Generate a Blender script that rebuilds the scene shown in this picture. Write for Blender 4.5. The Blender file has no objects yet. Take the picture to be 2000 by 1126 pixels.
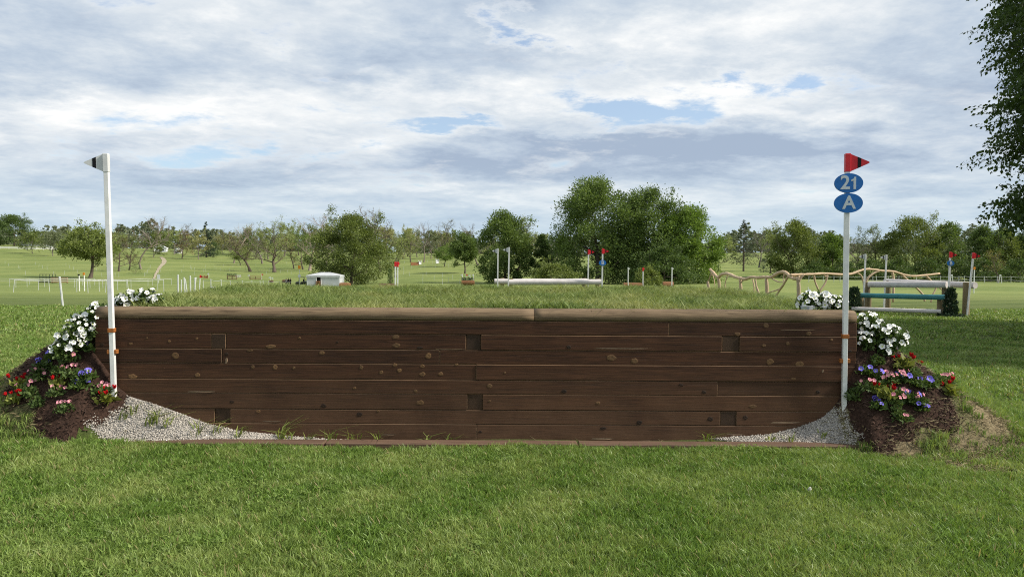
import bpy, math, random
import numpy as np
from mathutils import Matrix, Vector
PI = math.pi
scene = bpy.context.scene
COL = scene.collection

# ------------------------------------------------------------------ camera
CAM_H, FPX, PITCH, ROLL = 1.67, 1440.0, math.atan(48 / 1440.0), math.radians(0.30)
cam_data = bpy.data.cameras.new('camera')
cam_data.sensor_width = 36.0
cam_data.lens = 36.0 * FPX / 2000.0
cam_data.clip_start = 0.05
cam_data.clip_end = 9000
camera = bpy.data.objects.new('camera', cam_data)
COL.objects.link(camera)
CM = Matrix.Rotation(PI / 2 - PITCH, 3, 'X') @ Matrix.Rotation(ROLL, 3, 'Z')
camera.matrix_world = Matrix.Translation((0, 0, CAM_H)) @ CM.to_4x4()
scene.camera = camera
scene.cycles.filter_width = 1.1
scene.cycles.use_denoising = False

# ------------------------------------------------------------------ light
SUN_EL, SUN_AZ = math.radians(41), math.radians(98)     # azimuth clockwise from +Y
scene.view_settings.view_transform = 'Standard'
scene.view_settings.look = 'None'
scene.view_settings.gamma = 1.0
scene.view_settings.exposure = 0.62
sun_data = bpy.data.lights.new('sun', 'SUN')
sun_data.energy = 3.8
sun_data.angle = math.radians(6.0)
sun_data.color = (1.0, 0.93, 0.82)
sun = bpy.data.objects.new('sun', sun_data)
COL.objects.link(sun)
sdir = Vector((math.sin(SUN_AZ) * math.cos(SUN_EL), math.cos(SUN_AZ) * math.cos(SUN_EL), math.sin(SUN_EL)))
sun.rotation_euler = (-sdir).to_track_quat('-Z', 'Y').to_euler()
sun.location = (20, -30, 40)


class NT:
    """tiny node-tree helper: values that are sockets are linked, others set."""
    def __init__(self, nt):
        self.t = nt
        nt.nodes.clear()

    def n(self, kind, ins=None, **props):
        nd = self.t.nodes.new(kind)
        for k, v in props.items():
            setattr(nd, k, v)
        for k, v in (ins or {}).items():
            s = nd.inputs[k]
            if isinstance(v, bpy.types.NodeSocket):
                self.t.links.new(v, s)
            else:
                s.default_value = v
        return nd

    def math(self, op, a, b=0.0, clamp=False):
        return self.n('ShaderNodeMath', {0: a, 1: b}, operation=op, use_clamp=clamp).outputs[0]

    def mix(self, f, a, b, blend='MIX'):
        nd = self.n('ShaderNodeMix', {0: f, 6: a, 7: b}, data_type='RGBA', blend_type=blend)
        return nd.outputs[2]

    def ramp(self, f, stops, interp='LINEAR'):
        nd = self.n('ShaderNodeValToRGB', {0: f})
        nd.color_ramp.interpolation = interp
        e = nd.color_ramp.elements
        while len(e) < len(stops):
            e.new(0.5)
        for el, (p, c) in zip(e, stops):
            el.position = p
            el.color = c if len(c) == 4 else (*c, 1)
        return nd.outputs[0]

    def noise(self, vec, scale, detail=4, rough=0.5, dist=0.0, out=0):
        ins = {'Scale': scale, 'Detail': detail, 'Roughness': rough, 'Distortion': dist}
        if vec is not None:
            ins['Vector'] = vec
        return self.n('ShaderNodeTexNoise', ins).outputs[out]


def rgba(c):
    return (c[0], c[1], c[2], 1.0)


# world: physical sky seen through gaps in a broken cloud deck
world = bpy.data.worlds.new('World')
scene.world = world
world.use_nodes = True
w = NT(world.node_tree)
sky = w.n('ShaderNodeTexSky', sky_type='NISHITA', sun_disc=False, sun_elevation=SUN_EL, sun_rotation=SUN_AZ,
          air_density=1.0, dust_density=1.2, ozone_density=1.2)
gen = w.n('ShaderNodeTexCoord').outputs['Generated']
sp = w.n('ShaderNodeSeparateXYZ', {0: gen})
zz = w.math('MAXIMUM', sp.outputs[2], 0.0)
CL0 = 0.15
den = w.math('ADD', zz, CL0)
cx = w.math('DIVIDE', sp.outputs[0], den)
cy = w.math('DIVIDE', sp.outputs[1], den)
cp = w.n('ShaderNodeCombineXYZ', {0: cx, 1: cy, 2: 0.0}).outputs[0]
# the deck drifts at a slant across the view; coordinates are warped so that bands and edges curl
cpr = w.n('ShaderNodeVectorRotate', {'Vector': cp, 'Angle': math.radians(-12)}, rotation_type='Z_AXIS').outputs[0]
cpm = w.n('ShaderNodeMapping', {'Vector': cpr, 'Location': (3.3, 1.7, 0.0), 'Scale': (0.72, 0.80, 1.0)}).outputs[0]
n_big = w.noise(cpm, 0.8, 5, 0.55, 0.3)
n_mid = w.noise(cpm, 2.6, 10, 0.62, 0.35)
n_fine = w.noise(cpm, 6.0, 10, 0.66, 0.1)
dens = w.math('ADD', w.math('MULTIPLY', n_big, 0.45), w.math('MULTIPLY', n_mid, 0.55))
wv_ = w.n('ShaderNodeSeparateXYZ', {0: w.noise(cp, 3.0, 8, 0.64, 0.0, 1)})
cxw = w.math('ADD', cx, w.math('MULTIPLY', w.math('SUBTRACT', wv_.outputs[0], 0.5), 0.50))
cyw = w.math('ADD', cy, w.math('MULTIPLY', w.math('SUBTRACT', wv_.outputs[1], 0.5), 0.70))


def spot(px, py, rx, ry, amp):
    """a thin or thick place in the cloud deck, at the direction of a pixel of the photograph"""
    v = CM @ Vector(((px - 1000) / FPX, -(py - 563) / FPX, -1))
    v.normalize()
    k = 1.0 / (v.z + CL0)
    q = (v.x * k, v.y * k)
    sx = rx / FPX * k
    sy = ry / FPX * k * math.hypot(*q)
    a = w.math('DIVIDE', w.math('SUBTRACT', cxw, q[0]), sx)
    b = w.math('DIVIDE', w.math('SUBTRACT', cyw, q[1]), sy)
    r = w.math('ADD', w.math('MULTIPLY', a, a), w.math('MULTIPLY', b, b))
    return w.math('MULTIPLY', w.math('POWER', 2.718, w.math('MULTIPLY', r, -1.0)), amp)


def total(lst):
    t = None
    for g in lst:
        t = spot(*g) if t is None else w.math('ADD', t, spot(*g))
    return t


hole = total([(1270, 218, 170, 36, .20), (1600, 165, 140, 24, .14), (1410, 148, 80, 26, .16), (875, 247, 80, 22, .17), (965, 42, 90, 30, .16),
              (1090, 62, 110, 24, .13), (535, 85, 50, 30, .12), (660, 140, 60, 18, .11), (1205, 118, 40, 24, .12), (520, 288, 40, 12, .10)])
hole = w.math('MULTIPLY', hole, w.ramp(w.noise(cpm, 4.0, 9, 0.66, 0.3), [(0.36, (0.30, 0.30, 0.30)), (0.60, (1.25, 1.25, 1.25))]))
dens2 = w.math('SUBTRACT', w.math('ADD', dens, w.math('MULTIPLY', w.math('SUBTRACT', n_fine, 0.5), 0.30)), hole)
cover = w.ramp(dens2, [(0.30, (0, 0, 0)), (0.425, (1, 1, 1))], 'EASE')
# cloud colour: thick parts slate, thin fringes and puffs white
shade = total([(250, 130, 430, 48, -.10), (1380, 288, 430, 26, -.20), (840, 120, 260, 44, -.07), (1750, 130, 240, 60, -.04), (1050, 335, 600, 24, -.12), (200, 260, 260, 18, -.05),
               (800, 268, 110, 26, .12), (1330, 180, 260, 44, .10), (950, 190, 200, 36, .09), (300, 240, 200, 16, .09), (90, 205, 130, 18, .09), (1250, 50, 260, 36, .08), (620, 200, 240, 30, .06),
               (1130, 255, 200, 14, .09), (1580, 225, 260, 18, .09)])
n_tone = w.noise(cpm, 1.15, 10, 0.62, 0.25)
tone = w.math('ADD', w.math('ADD', w.math('MULTIPLY', n_tone, 0.66), w.math('MULTIPLY', n_fine, 0.34)), shade)
edge = w.ramp(dens2, [(0.36, (1, 1, 1)), (0.48, (0, 0, 0))], 'EASE')
c_cloud = w.ramp(tone, [(0.36, (2.6, 3.2, 4.1)), (0.45, (3.5, 4.1, 4.85)), (0.53, (4.5, 4.95, 5.4)), (0.66, (6.6, 6.65, 6.6))])
c_cloud = w.mix(w.math('MULTIPLY', edge, 0.45), c_cloud, (6.9, 6.9, 6.7, 1))
low = w.ramp(sp.outputs[2], [(0.0, (1, 1, 1)), (0.15, (0, 0, 0))], 'EASE')
c_cloud = w.mix(w.math('MULTIPLY', low, 0.66), c_cloud, (3.7, 4.75, 5.45, 1))
blue = w.mix(0.25, w.mix(1.0, sky.outputs[0], (0.95, 1.0, 1.05, 1), 'MULTIPLY'), (5.4, 6.1, 6.8, 1))
col = w.mix(cover, blue, c_cloud)
bg = w.n('ShaderNodeBackground', {'Color': col, 'Strength': 0.10})
w.n('ShaderNodeOutputWorld', {'Surface': bg.outputs[0]})


# ------------------------------------------------------------------ pixels to places
def P(px, py, d):
    """world point at depth d (metres along +Y) seen at a pixel of the photograph"""
    v = CM @ Vector(((px - 1000) / FPX, -(py - 563) / FPX, -1))
    return Vector((0, 0, CAM_H)) + v * (d / v.y)


U_T = np.array([-.75, -.55, -.3, -.1, .1, .35, .7])
D_T = np.array([0, 22, 30, 64, 93, 150, 200, 260, 340, 400, 460, 600, 900, 6000.])
Z_T = np.array([
    [0, 0, -.15, -1.0, -1.7, -2.4, -1.6, 0.0, 2.3, 6.5, 12, 16, 18, 20],
    [0, 0, -.15, -1.0, -1.7, -2.6, -2.2, -.3, 2.3, 5.5, 9.5, 13, 16, 20],
    [0, 0, -.15, -1.0, -1.8, -3.2, -4.0, -1.9, 1.5, 4.5, 8.0, 11, 15, 20],
    [0, 0, -.15, -.9, -1.5, -2.4, -1.2, 1.4, 3.5, 5.0, 7.0, 10, 14, 20],
    [0, 0, -.15, -.9, -1.4, -2.2, -2.0, -1., 1.0, 3.0, 5.0, 8, 13, 20],
    [0, 0, -.15, -.8, -1.1, -1.7, -1.9, -.6, 3.0, 6.0, 9.0, 12, 15, 20],
    [0, 0, -.10, -.6, -.9, -1.7, -2.6, -1., 2.0, 5.0, 8.0, 11, 15, 20]])
FX = np.array([-3.91, -3.68, -3.62, -3.3, -2.87, -2.54, -2.1, -1.4, 1.4, 1.91, 2.39, 2.68, 2.92, 3.06, 3.15, 3.23])
FZ = np.array([.76, .44, .40, .31, .15, .07, .03, .01, .01, .02, .07, .15, .26, .40, .57, .76])
WALL_Y, WALL_L, WALL_R = 6.89, -3.91, 3.23


def H(x, y):
    """ground height"""
    x = np.asarray(x, float)
    y = np.asarray(y, float)
    x, y = np.broadcast_arrays(x, y)
    d = np.maximum(y, 0.0)
    u = np.clip(x / np.maximum(d, 18.0), -.7499, .6999)
    iu = np.clip(np.searchsorted(U_T, u) - 1, 0, len(U_T) - 2)
    fu = (u - U_T[iu]) / (U_T[iu + 1] - U_T[iu])
    fu = fu * fu * (3 - 2 * fu)
    idd = np.clip(np.searchsorted(D_T, d, side='right') - 1, 0, len(D_T) - 2)
    fd = np.clip((d - D_T[idd]) / (D_T[idd + 1] - D_T[idd]), 0, 1)
    za = Z_T[iu, idd] * (1 - fd) + Z_T[iu, idd + 1] * fd
    zb = Z_T[iu + 1, idd] * (1 - fd) + Z_T[iu + 1, idd + 1] * fd
    z = za * (1 - fu) + zb * fu
    z = z + 0.012 * np.sin(x * 1.3 + 0.4) * np.sin(y * 1.1) + 0.010 * np.sin(x * 2.9 + y * 2.1)
    z = z + np.clip((d - 25) / 60, 0, 1) * 0.10 * np.sin(x * 0.11 + 1) * np.sin(y * 0.07)
    # the bank behind the timber face
    xl = np.interp(y, [6.9, 8, 14], [WALL_L, -4.0, -5.2])
    xr = np.interp(y, [6.9, 8, 14], [WALL_R, 3.3, 3.9])
    plat = np.interp(y, [7, 9, 13, 14, 15.5, 17, 19], [1.16, 1.15, 1.155, 1.08, .82, .40, 0])
    dx = np.maximum(xl - x, x - xr)
    wdt = np.interp(y, [7.1, 8, 14], [1.85, 2.3, 3.6])
    r = np.sqrt((np.maximum(dx, 0) / wdt) ** 2 + (np.maximum(7.1 - y, 0) / .66) ** 2)
    out = plat * np.clip(1 - r, 0, 1) ** 1.1
    f = np.interp(x, FX, FZ)
    L = np.interp(f, [0, .1, .4, .78], [.18, .22, .28, .45])
    t = np.clip((y - (WALL_Y - L)) / L, 0, 1)
    front = f * t ** 1.1
    ins = np.where(y > 6.965, plat, front)
    m = np.where(dx > 0, out, ins)
    lift = 0.05 * np.exp(-((x + 4.2) / 1.2) ** 2 - ((y - 6.4) / .7) ** 2)
    return z + m + lift


def gz(x, y):
    return float(H(x, y))


def ground(px, py, dmin=17.0, dmax=900.0):
    """where the ray of a pixel meets the ground beyond dmin"""
    ds = np.geomspace(dmin, dmax, 1500)
    p = P(px, py, 1.0)
    kx, kz = p.x, (p.z - CAM_H)
    below = (CAM_H + kz * ds) - H(kx * ds, ds) < 0
    i = int(np.argmax(below)) if below.any() else len(ds) - 1
    d = float(ds[i])
    return Vector((kx * d, d, gz(kx * d, d)))


def at(px, d):
    """ground point at depth d in the image column px (column taken near the horizon)"""
    p = P(px, 530, d)
    return Vector((p.x, d, gz(p.x, d)))


# ------------------------------------------------------------------ mesh helpers
class MB:
    def __init__(self):
        self.v, self.f, self.m = [], [], []

    def add(self, vs, fs, mi=0):
        o = len(self.v)
        self.v += [tuple(p) for p in vs]
        self.f += [tuple(i + o for i in f) for f in fs]
        self.m += [mi] * len(fs)
        return self

    def box(self, lo, hi, bev=0.0, mi=0, M=None, edge_mi=None):
        x0, y0, z0 = lo
        x1, y1, z1 = hi
        if bev <= 0:
            vs = [(x, y, z) for x in (x0, x1) for y in (y0, y1) for z in (z0, z1)]
            fs = [(0, 1, 3, 2), (4, 6, 7, 5), (0, 4, 5, 1), (2, 3, 7, 6), (0, 2, 6, 4), (1, 5, 7, 3)]
        else:
            b = bev
            vs, idx = [], {}
            for i, (X, sx) in enumerate(((x0, 1), (x1, -1))):
                for j, (Y, sy) in enumerate(((y0, 1), (y1, -1))):
                    for k, (Z, sz) in enumerate(((z0, 1), (z1, -1))):
                        for a in range(3):
                            q = [X + sx * b, Y + sy * b, Z + sz * b]
                            q[a] = (X, Y, Z)[a]
                            idx[i, j, k, a] = len(vs)
                            vs.append(tuple(q))
            fs = []
            for a in range(3):
                for s in (0, 1):
                    o = [c for c in range(3) if c != a]
                    quad = []
                    for (p, q) in ((0, 0), (1, 0), (1, 1), (0, 1)):
                        key = [0, 0, 0]
                        key[a] = s
                        key[o[0]] = p
                        key[o[1]] = q
                        quad.append(idx[(*key, a)])
                    fs.append(tuple(quad))
            for a in range(3):
                o = [c for c in range(3) if c != a]
                for p in (0, 1):
                    for q in (0, 1):
                        k0, k1 = [0, 0, 0], [0, 0, 0]
                        k0[a], k1[a] = 0, 1
                        k0[o[0]] = k1[o[0]] = p
                        k0[o[1]] = k1[o[1]] = q
                        fs.append((idx[(*k0, o[0])], idx[(*k1, o[0])], idx[(*k1, o[1])], idx[(*k0, o[1])]))
            for i in (0, 1):
                for j in (0, 1):
                    for k in (0, 1):
                        fs.append((idx[i, j, k, 0], idx[i, j, k, 1], idx[i, j, k, 2]))
        if M is not None:
            vs = [M @ Vector(p) for p in vs]
        self.add(vs, fs, mi)
        if edge_mi is not None and bev > 0:
            self.m[-20:] = [edge_mi] * 20
        return self

    def tube(self, pts, rad, n=8, cap=True, mi=0, squash=None):
        pts = [Vector(p) for p in pts]
        if not hasattr(rad, '__len__'):
            rad = [rad] * len(pts)
        o = len(self.v)
        ref = None
        for i, p in enumerate(pts):
            t = (pts[min(i + 1, len(pts) - 1)] - pts[max(i - 1, 0)]).normalized()
            if ref is None:
                ref = t.cross(Vector((0, 0, 1)))
                if ref.length < 0.05:
                    ref = t.cross(Vector((1, 0, 0)))
            a = (ref - t * ref.dot(t)).normalized()
            ref = a
            b = t.cross(a)
            for k in range(n):
                an = 2 * PI * k / n
                self.v.append(tuple(p + (a * math.cos(an) + b * math.sin(an)) * rad[i]))
        nf = len(self.f)
        for i in range(len(pts) - 1):
            for k in range(n):
                k2 = (k + 1) % n
                self.f.append((o + i * n + k, o + i * n + k2, o + (i + 1) * n + k2, o + (i + 1) * n + k))
        if cap:
            self.f.append(tuple(o + k for k in range(n - 1, -1, -1)))
            self.f.append(tuple(o + (len(pts) - 1) * n + k for k in range(n)))
        self.m += [mi] * (len(self.f) - nf)
        return self

    def build(self, name, mats, parent=None, smooth=False, loc=None):
        me = bpy.data.meshes.new(name)
        me.from_pydata(self.v, [], self.f)
        if not isinstance(mats, (list, tuple)):
            mats = [mats]
        for m in mats:
            me.materials.append(m)
        if len(mats) > 1:
            me.polygons.foreach_set('material_index', self.m)
        if smooth:
            me.polygons.foreach_set('use_smooth', [True] * len(me.polygons))
        fix_normals(me)
        return link(name, me, parent, loc)


def fix_normals(me):
    import bmesh
    bm = bmesh.new()
    bm.from_mesh(me)
    bmesh.ops.recalc_face_normals(bm, faces=bm.faces)
    bm.to_mesh(me)
    bm.free()


def link(name, data, parent=None, loc=None):
    o = bpy.data.objects.new(name, data)
    COL.objects.link(o)
    if parent is not None:
        o.parent = parent
    if loc is not None:
        o.location = loc
    return o


def tag(o, label, cat, group=None):
    o['label'] = label
    o['category'] = cat
    if group:
        o['group'] = group
    return o


def thing(name, label, cat, loc=(0, 0, 0), rz=0.0, group=None):
    o = link(name, None, None, loc)
    o.rotation_euler = (0, 0, rz)
    return tag(o, label, cat, group)


def kind(o, k):
    o['kind'] = k
    return o


def copy_tree(root, label=None, loc=None, rz=None, scale=None):
    kids = {}
    for o in CHILDREN_OF(root):
        kids.setdefault(o.parent, []).append(o)

    def rec(o, par):
        c = o.copy()
        COL.objects.link(c)
        c.parent = par
        for ch in kids.get(o, []):
            rec(ch, c)
        return c
    c = rec(root, None)
    if label:
        c['label'] = label
    if loc is not None:
        c.location = loc
    if rz is not None:
        c.rotation_euler = (0, 0, rz)
    if scale is not None:
        c.scale = (scale,) * 3
    return c


def CHILDREN_OF(root):
    out = []
    for c in root.children:
        out.append(c)
        out += CHILDREN_OF(c)
    return out


def np_mesh(name, verts, faces, mats, var=None, smooth=False):
    """mesh from numpy arrays; faces (n,3) or (n,4); var = per-face float attribute"""
    verts = np.asarray(verts, np.float32)
    faces = np.asarray(faces, np.int32)
    me = bpy.data.meshes.new(name)
    n, k = faces.shape
    me.vertices.add(len(verts))
    me.vertices.foreach_set('co', verts.ravel())
    me.loops.add(n * k)
    me.loops.foreach_set('vertex_index', faces.ravel())
    me.polygons.add(n)
    me.polygons.foreach_set('loop_start', np.arange(0, n * k, k, dtype=np.int32))
    me.polygons.foreach_set('loop_total', np.full(n, k, np.int32))
    for m in (mats if isinstance(mats, (list, tuple)) else [mats]):
        me.materials.append(m)
    if var is not None:
        a = me.attributes.new('var', 'FLOAT', 'FACE')
        a.data.foreach_set('value', np.asarray(var, np.float32))
    if smooth:
        me.polygons.foreach_set('use_smooth', np.ones(n, bool))
    me.update(calc_edges=True)
    return me


# ------------------------------------------------------------------ scatter: one object = points + the pieces instanced on them
_scatter_group = None


def scatter_group():
    global _scatter_group
    if _scatter_group:
        return _scatter_group
    g = bpy.data.node_groups.new('scatter_pieces', 'GeometryNodeTree')
    g.interface.new_socket('Geometry', in_out='INPUT', socket_type='NodeSocketGeometry')
    g.interface.new_socket('Geometry', in_out='OUTPUT', socket_type='NodeSocketGeometry')
    N, Lk = g.nodes, g.links
    gi, go = N.new('NodeGroupInput'), N.new('NodeGroupOutput')

    def attr(nm, tp):
        a = N.new('GeometryNodeInputNamedAttribute')
        a.data_type = tp
        a.inputs['Name'].default_value = nm
        return a.outputs[0]
    sepg = N.new('GeometryNodeSeparateGeometry')
    sepg.domain = 'POINT'
    Lk.new(gi.outputs[0], sepg.inputs[0])
    Lk.new(attr('is_pt', 'BOOLEAN'), sepg.inputs['Selection'])
    spl = N.new('GeometryNodeSplitToInstances')
    spl.domain = 'FACE'
    Lk.new(sepg.outputs['Inverted'], spl.inputs[0])
    Lk.new(attr('tid', 'INT'), spl.inputs['Group ID'])
    iop = N.new('GeometryNodeInstanceOnPoints')
    Lk.new(sepg.outputs['Selection'], iop.inputs['Points'])
    Lk.new(spl.outputs[0], iop.inputs['Instance'])
    iop.inputs['Pick Instance'].default_value = True
    Lk.new(attr('pick', 'INT'), iop.inputs['Instance Index'])
    e2r = N.new('FunctionNodeEulerToRotation')
    Lk.new(attr('rot', 'FLOAT_VECTOR'), e2r.inputs[0])
    Lk.new(e2r.outputs[0], iop.inputs['Rotation'])
    Lk.new(attr('scl', 'FLOAT_VECTOR'), iop.inputs['Scale'])
    Lk.new(iop.outputs[0], go.inputs[0])
    _scatter_group = g
    return g


def scatter(name, pieces, pts, rot, scl, mat, rng, parent=None):
    """pieces: list of (verts, faces(quads), var). pts (n,3), rot (n,3), scl (n,) or (n,3)"""
    pts = np.asarray(pts, np.float32)
    n = len(pts)
    V, F, T, A = [pts], [], [], []
    off = n
    for i, (v, f, a) in enumerate(pieces):
        V.append(np.asarray(v, np.float32))
        F.append(np.asarray(f, np.int32) + off)
        T.append(np.full(len(f), i, np.int32))
        A.append(np.asarray(a, np.float32))
        off += len(v)
    V, F, T, A = map(np.concatenate, (V, F, T, A))
    me = np_mesh(name, V, F, mat, A)
    tot = len(V)

    def put(nm, tp, dom, key, arr):
        at_ = me.attributes.new(nm, tp, dom)
        at_.data.foreach_set(key, arr.ravel())
    isp = np.zeros(tot, bool)
    isp[:n] = True
    put('is_pt', 'BOOLEAN', 'POINT', 'value', isp)
    put('tid', 'INT', 'FACE', 'value', T)
    pk = np.zeros(tot, np.int32)
    pk[:n] = rng.integers(0, len(pieces), n)
    put('pick', 'INT', 'POINT', 'value', pk)
    r = np.zeros((tot, 3), np.float32)
    r[:n] = rot
    put('rot', 'FLOAT_VECTOR', 'POINT', 'vector', r)
    s = np.ones((tot, 3), np.float32)
    scl = np.asarray(scl, np.float32)
    s[:n] = scl[:, None] if scl.ndim == 1 else scl
    put('scl', 'FLOAT_VECTOR', 'POINT', 'vector', s)
    o = link(name, me, parent)
    md = o.modifiers.new('scatter', 'NODES')
    md.node_group = scatter_group()
    return o


# ------------------------------------------------------------------ materials
def new_mat(name):
    m = bpy.data.materials.new(name)
    m.use_nodes = True
    return m, NT(m.node_tree)


def surf(n, color, rough=0.8, bump=None, bstr=0.3, bdist=0.01, spec=0.3, metallic=0.0):
    ins = {'Base Color': color, 'Roughness': rough, 'Specular IOR Level': spec, 'Metallic': metallic}
    if bump is not None:
        ins['Normal'] = n.n('ShaderNodeBump', {'Height': bump, 'Strength': bstr, 'Distance': bdist}).outputs[0]
    b = n.n('ShaderNodeBsdfPrincipled', ins)
    n.n('ShaderNodeOutputMaterial', {'Surface': b.outputs[0]})


def plain(name, c, rough=0.6, spec=0.3, var=0.12, scale=14.0, metallic=0.0):
    """painted or plain surface with slight mottling and relief"""
    m, n = new_mat(name)
    pos = n.n('ShaderNodeTexCoord').outputs['Object']
    a = n.noise(pos, scale, 5, 0.6)
    b = n.noise(pos, scale * 6, 3, 0.6)
    f = n.math('ADD', n.math('MULTIPLY', a, 0.7), n.math('MULTIPLY', b, 0.3))
    c0 = rgba([x * (1 - var * 2) for x in c])
    c1 = rgba([min(1, x * (1 + var)) for x in c])
    col = n.mix(n.ramp(f, [(0.35, (0, 0, 0)), (0.65, (1, 1, 1))]), c0, c1)
    surf(n, col, rough, b, 0.15, 0.003, spec, metallic)
    return m


def leaf_mat(name, dark, light, trans=0.3, world_scale=0.0, alt=None, alt_scale=0.5, rough=0.55, dead=False):
    """leaf/blade: colour varies leaf by leaf (var) and from piece to piece"""
    m, n = new_mat(name)
    v = n.n('ShaderNodeAttribute', attribute_name='var').outputs['Fac']
    rnd = n.n('ShaderNodeObjectInfo').outputs['Random']
    f = n.math('ADD', n.math('MULTIPLY', v, 0.75), n.math('MULTIPLY', rnd, 0.25))
    col = n.mix(f, rgba(dark), rgba(light))
    if alt is not None:
        pos = n.n('ShaderNodeNewGeometry').outputs['Position']
        k = n.noise(pos, alt_scale, 5, 0.6, 0.3)
        col = n.mix(n.ramp(k, [(0.42, (0, 0, 0)), (0.66, (1, 1, 1))]), col, n.mix(f, rgba([x * .7 for x in alt]), rgba(alt)))
    if dead:
        col = n.mix(n.ramp(v, [(0.955, (0, 0, 0)), (0.96, (1, 1, 1))]), col, (0.34, 0.28, 0.14, 1))
    d = n.n('ShaderNodeBsdfPrincipled', {'Base Color': col, 'Roughness': rough, 'Specular IOR Level': 0.25})
    t = n.n('ShaderNodeBsdfTranslucent', {'Color': n.mix(1.0, col, (1.25, 1.25, 0.7, 1), 'MULTIPLY')})
    s = n.n('ShaderNodeMixShader', {0: trans, 1: d.outputs[0], 2: t.outputs[0]})
    n.n('ShaderNodeOutputMaterial', {'Surface': s.outputs[0]})
    return m


def wood_mat(name, dark, light, axis='X', dust=None, scale=1.0, rough=0.75, crack=0.5, dust_z=(0.05, 0.5), vary=1.0):
    m, n = new_mat(name)
    tc = n.n('ShaderNodeTexCoord').outputs['Object']
    rnd = n.n('ShaderNodeObjectInfo').outputs['Random']
    geo = n.n('ShaderNodeNewGeometry').outputs['Position']
    off = n.n('ShaderNodeCombineXYZ', {0: n.math('MULTIPLY', rnd, 37.0), 1: n.math('MULTIPLY', rnd, 91.0), 2: n.math('MULTIPLY', rnd, 53.0)}).outputs[0]
    p = n.n('ShaderNodeVectorMath', {0: tc, 1: off}, operation='ADD').outputs[0]
    s = {'X': (1.1, 22, 22), 'Y': (22, 1.1, 22), 'Z': (22, 22, 1.1)}[axis]
    g1 = n.noise(n.n('ShaderNodeMapping', {'Vector': p, 'Scale': [q * scale for q in s]}).outputs[0], 2.2, 8, 0.62, 1.2)
    g2 = n.noise(n.n('ShaderNodeMapping', {'Vector': p, 'Scale': [q * scale for q in ([0.5 * x if x < 5 else x * 3 for x in s])]}).outputs[0], 2.0, 5, 0.6, 0.4)
    bl = n.noise(p, 1.9 * scale, 4, 0.55, 0.3)
    f = n.math('ADD', n.math('MULTIPLY', g1, 0.55), n.math('ADD', n.math('MULTIPLY', g2, 0.25), n.math('MULTIPLY', bl, 0.2)))
    col = n.mix(n.ramp(f, [(0.33, (0, 0, 0)), (0.68, (1, 1, 1))]), rgba(dark), rgba(light))
    tint = n.mix(rnd, (0.80, 0.80, 0.82, 1), (1.16, 1.10, 1.05, 1))
    col = n.mix(vary, col, tint, 'MULTIPLY')
    if dust is not None:
        z = n.n('ShaderNodeSeparateXYZ', {0: geo}).outputs[2]
        k = n.math('MULTIPLY', n.n('ShaderNodeMapRange', {0: z, 1: dust_z[1], 2: dust_z[0], 3: 0.0, 4: 1.0}).outputs[0],
                   n.ramp(n.noise(geo, 3.0, 5, 0.65), [(0.3, (0.35, 0.35, 0.35)), (0.7, (1, 1, 1))]))
        col = n.mix(n.math('MULTIPLY', k, 0.75), col, rgba(dust))
    cr = n.ramp(g2, [(0.30, (0, 0, 0)), (0.36, (1, 1, 1))])
    col = n.mix(n.math('MULTIPLY', n.math('SUBTRACT', 1.0, cr), crack), col, rgba([x * 0.35 for x in dark]))
    hgt = n.math('ADD', n.math('MULTIPLY', g1, 0.6), n.math('MULTIPLY', cr, 0.6))
    surf(n, col, rough, hgt, 0.55, 0.006, 0.25)
    return m


M = {}
M['timber'] = wood_mat('stained_timber', (0.0115, 0.0054, 0.0031), (0.098, 0.043, 0.0205), dust=(0.165, 0.090, 0.049), dust_z=(0.0, 0.75))
M['timber_worn'] = wood_mat('worn_timber_edge', (0.012, 0.007, 0.004), (0.24, 0.15, 0.085), scale=0.8)
M['timber_end'] = wood_mat('timber_end_grain', (0.014, 0.0085, 0.0052), (0.088, 0.052, 0.030), axis='Y', scale=2.5)
M['top_log'] = wood_mat('weathered_log', (0.048, 0.030, 0.017), (0.29, 0.205, 0.120), crack=0.9, vary=0.1)
M['edging'] = wood_mat('edging_wood', (0.055, 0.030, 0.020), (0.21, 0.135, 0.09), crack=0.8)
M['knot'] = wood_mat('wood_knot', (0.024, 0.012, 0.006), (0.25, 0.145, 0.066), axis='Y', scale=3.0)
M['knot_dark'] = wood_mat('dark_wood_knot', (0.012, 0.008, 0.006), (0.05, 0.028, 0.016), axis='Y', scale=3.0)
M['splinter'] = wood_mat('split_wood', (0.12, 0.075, 0.045), (0.34, 0.25, 0.17))
M['post'] = wood_mat('treated_post', (0.12, 0.095, 0.050), (0.29, 0.235, 0.135), axis='Z')
M['drift'] = wood_mat('peeled_branch', (0.33, 0.24, 0.15), (0.64, 0.51, 0.36), axis='Z', scale=0.6)
M['rail_wood'] = wood_mat('rail_wood', (0.22, 0.14, 0.07), (0.46, 0.33, 0.19))
M['rust_log'] = wood_mat('rust_brown_log', (0.10, 0.045, 0.018), (0.30, 0.15, 0.065))
M['dark_log'] = wood_mat('dark_log', (0.05, 0.03, 0.018), (0.14, 0.085, 0.05))
M['bark'] = wood_mat('bark', (0.045, 0.036, 0.028), (0.15, 0.12, 0.095), axis='Z', scale=0.5)
M['bark_pale'] = wood_mat('pale_bark', (0.16, 0.125, 0.10), (0.42, 0.36, 0.30), axis='Z', scale=0.5)
M['bark_grey'] = wood_mat('grey_bark', (0.10, 0.085, 0.072), (0.26, 0.225, 0.195), axis='Z', scale=0.5)
M['stake'] = plain('stake_plastic', (0.52, 0.54, 0.52), 0.6, 0.3, 0.08)
M['white'] = plain('white_paint', (0.76, 0.76, 0.74), 0.45, 0.4, 0.09, 5)
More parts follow.
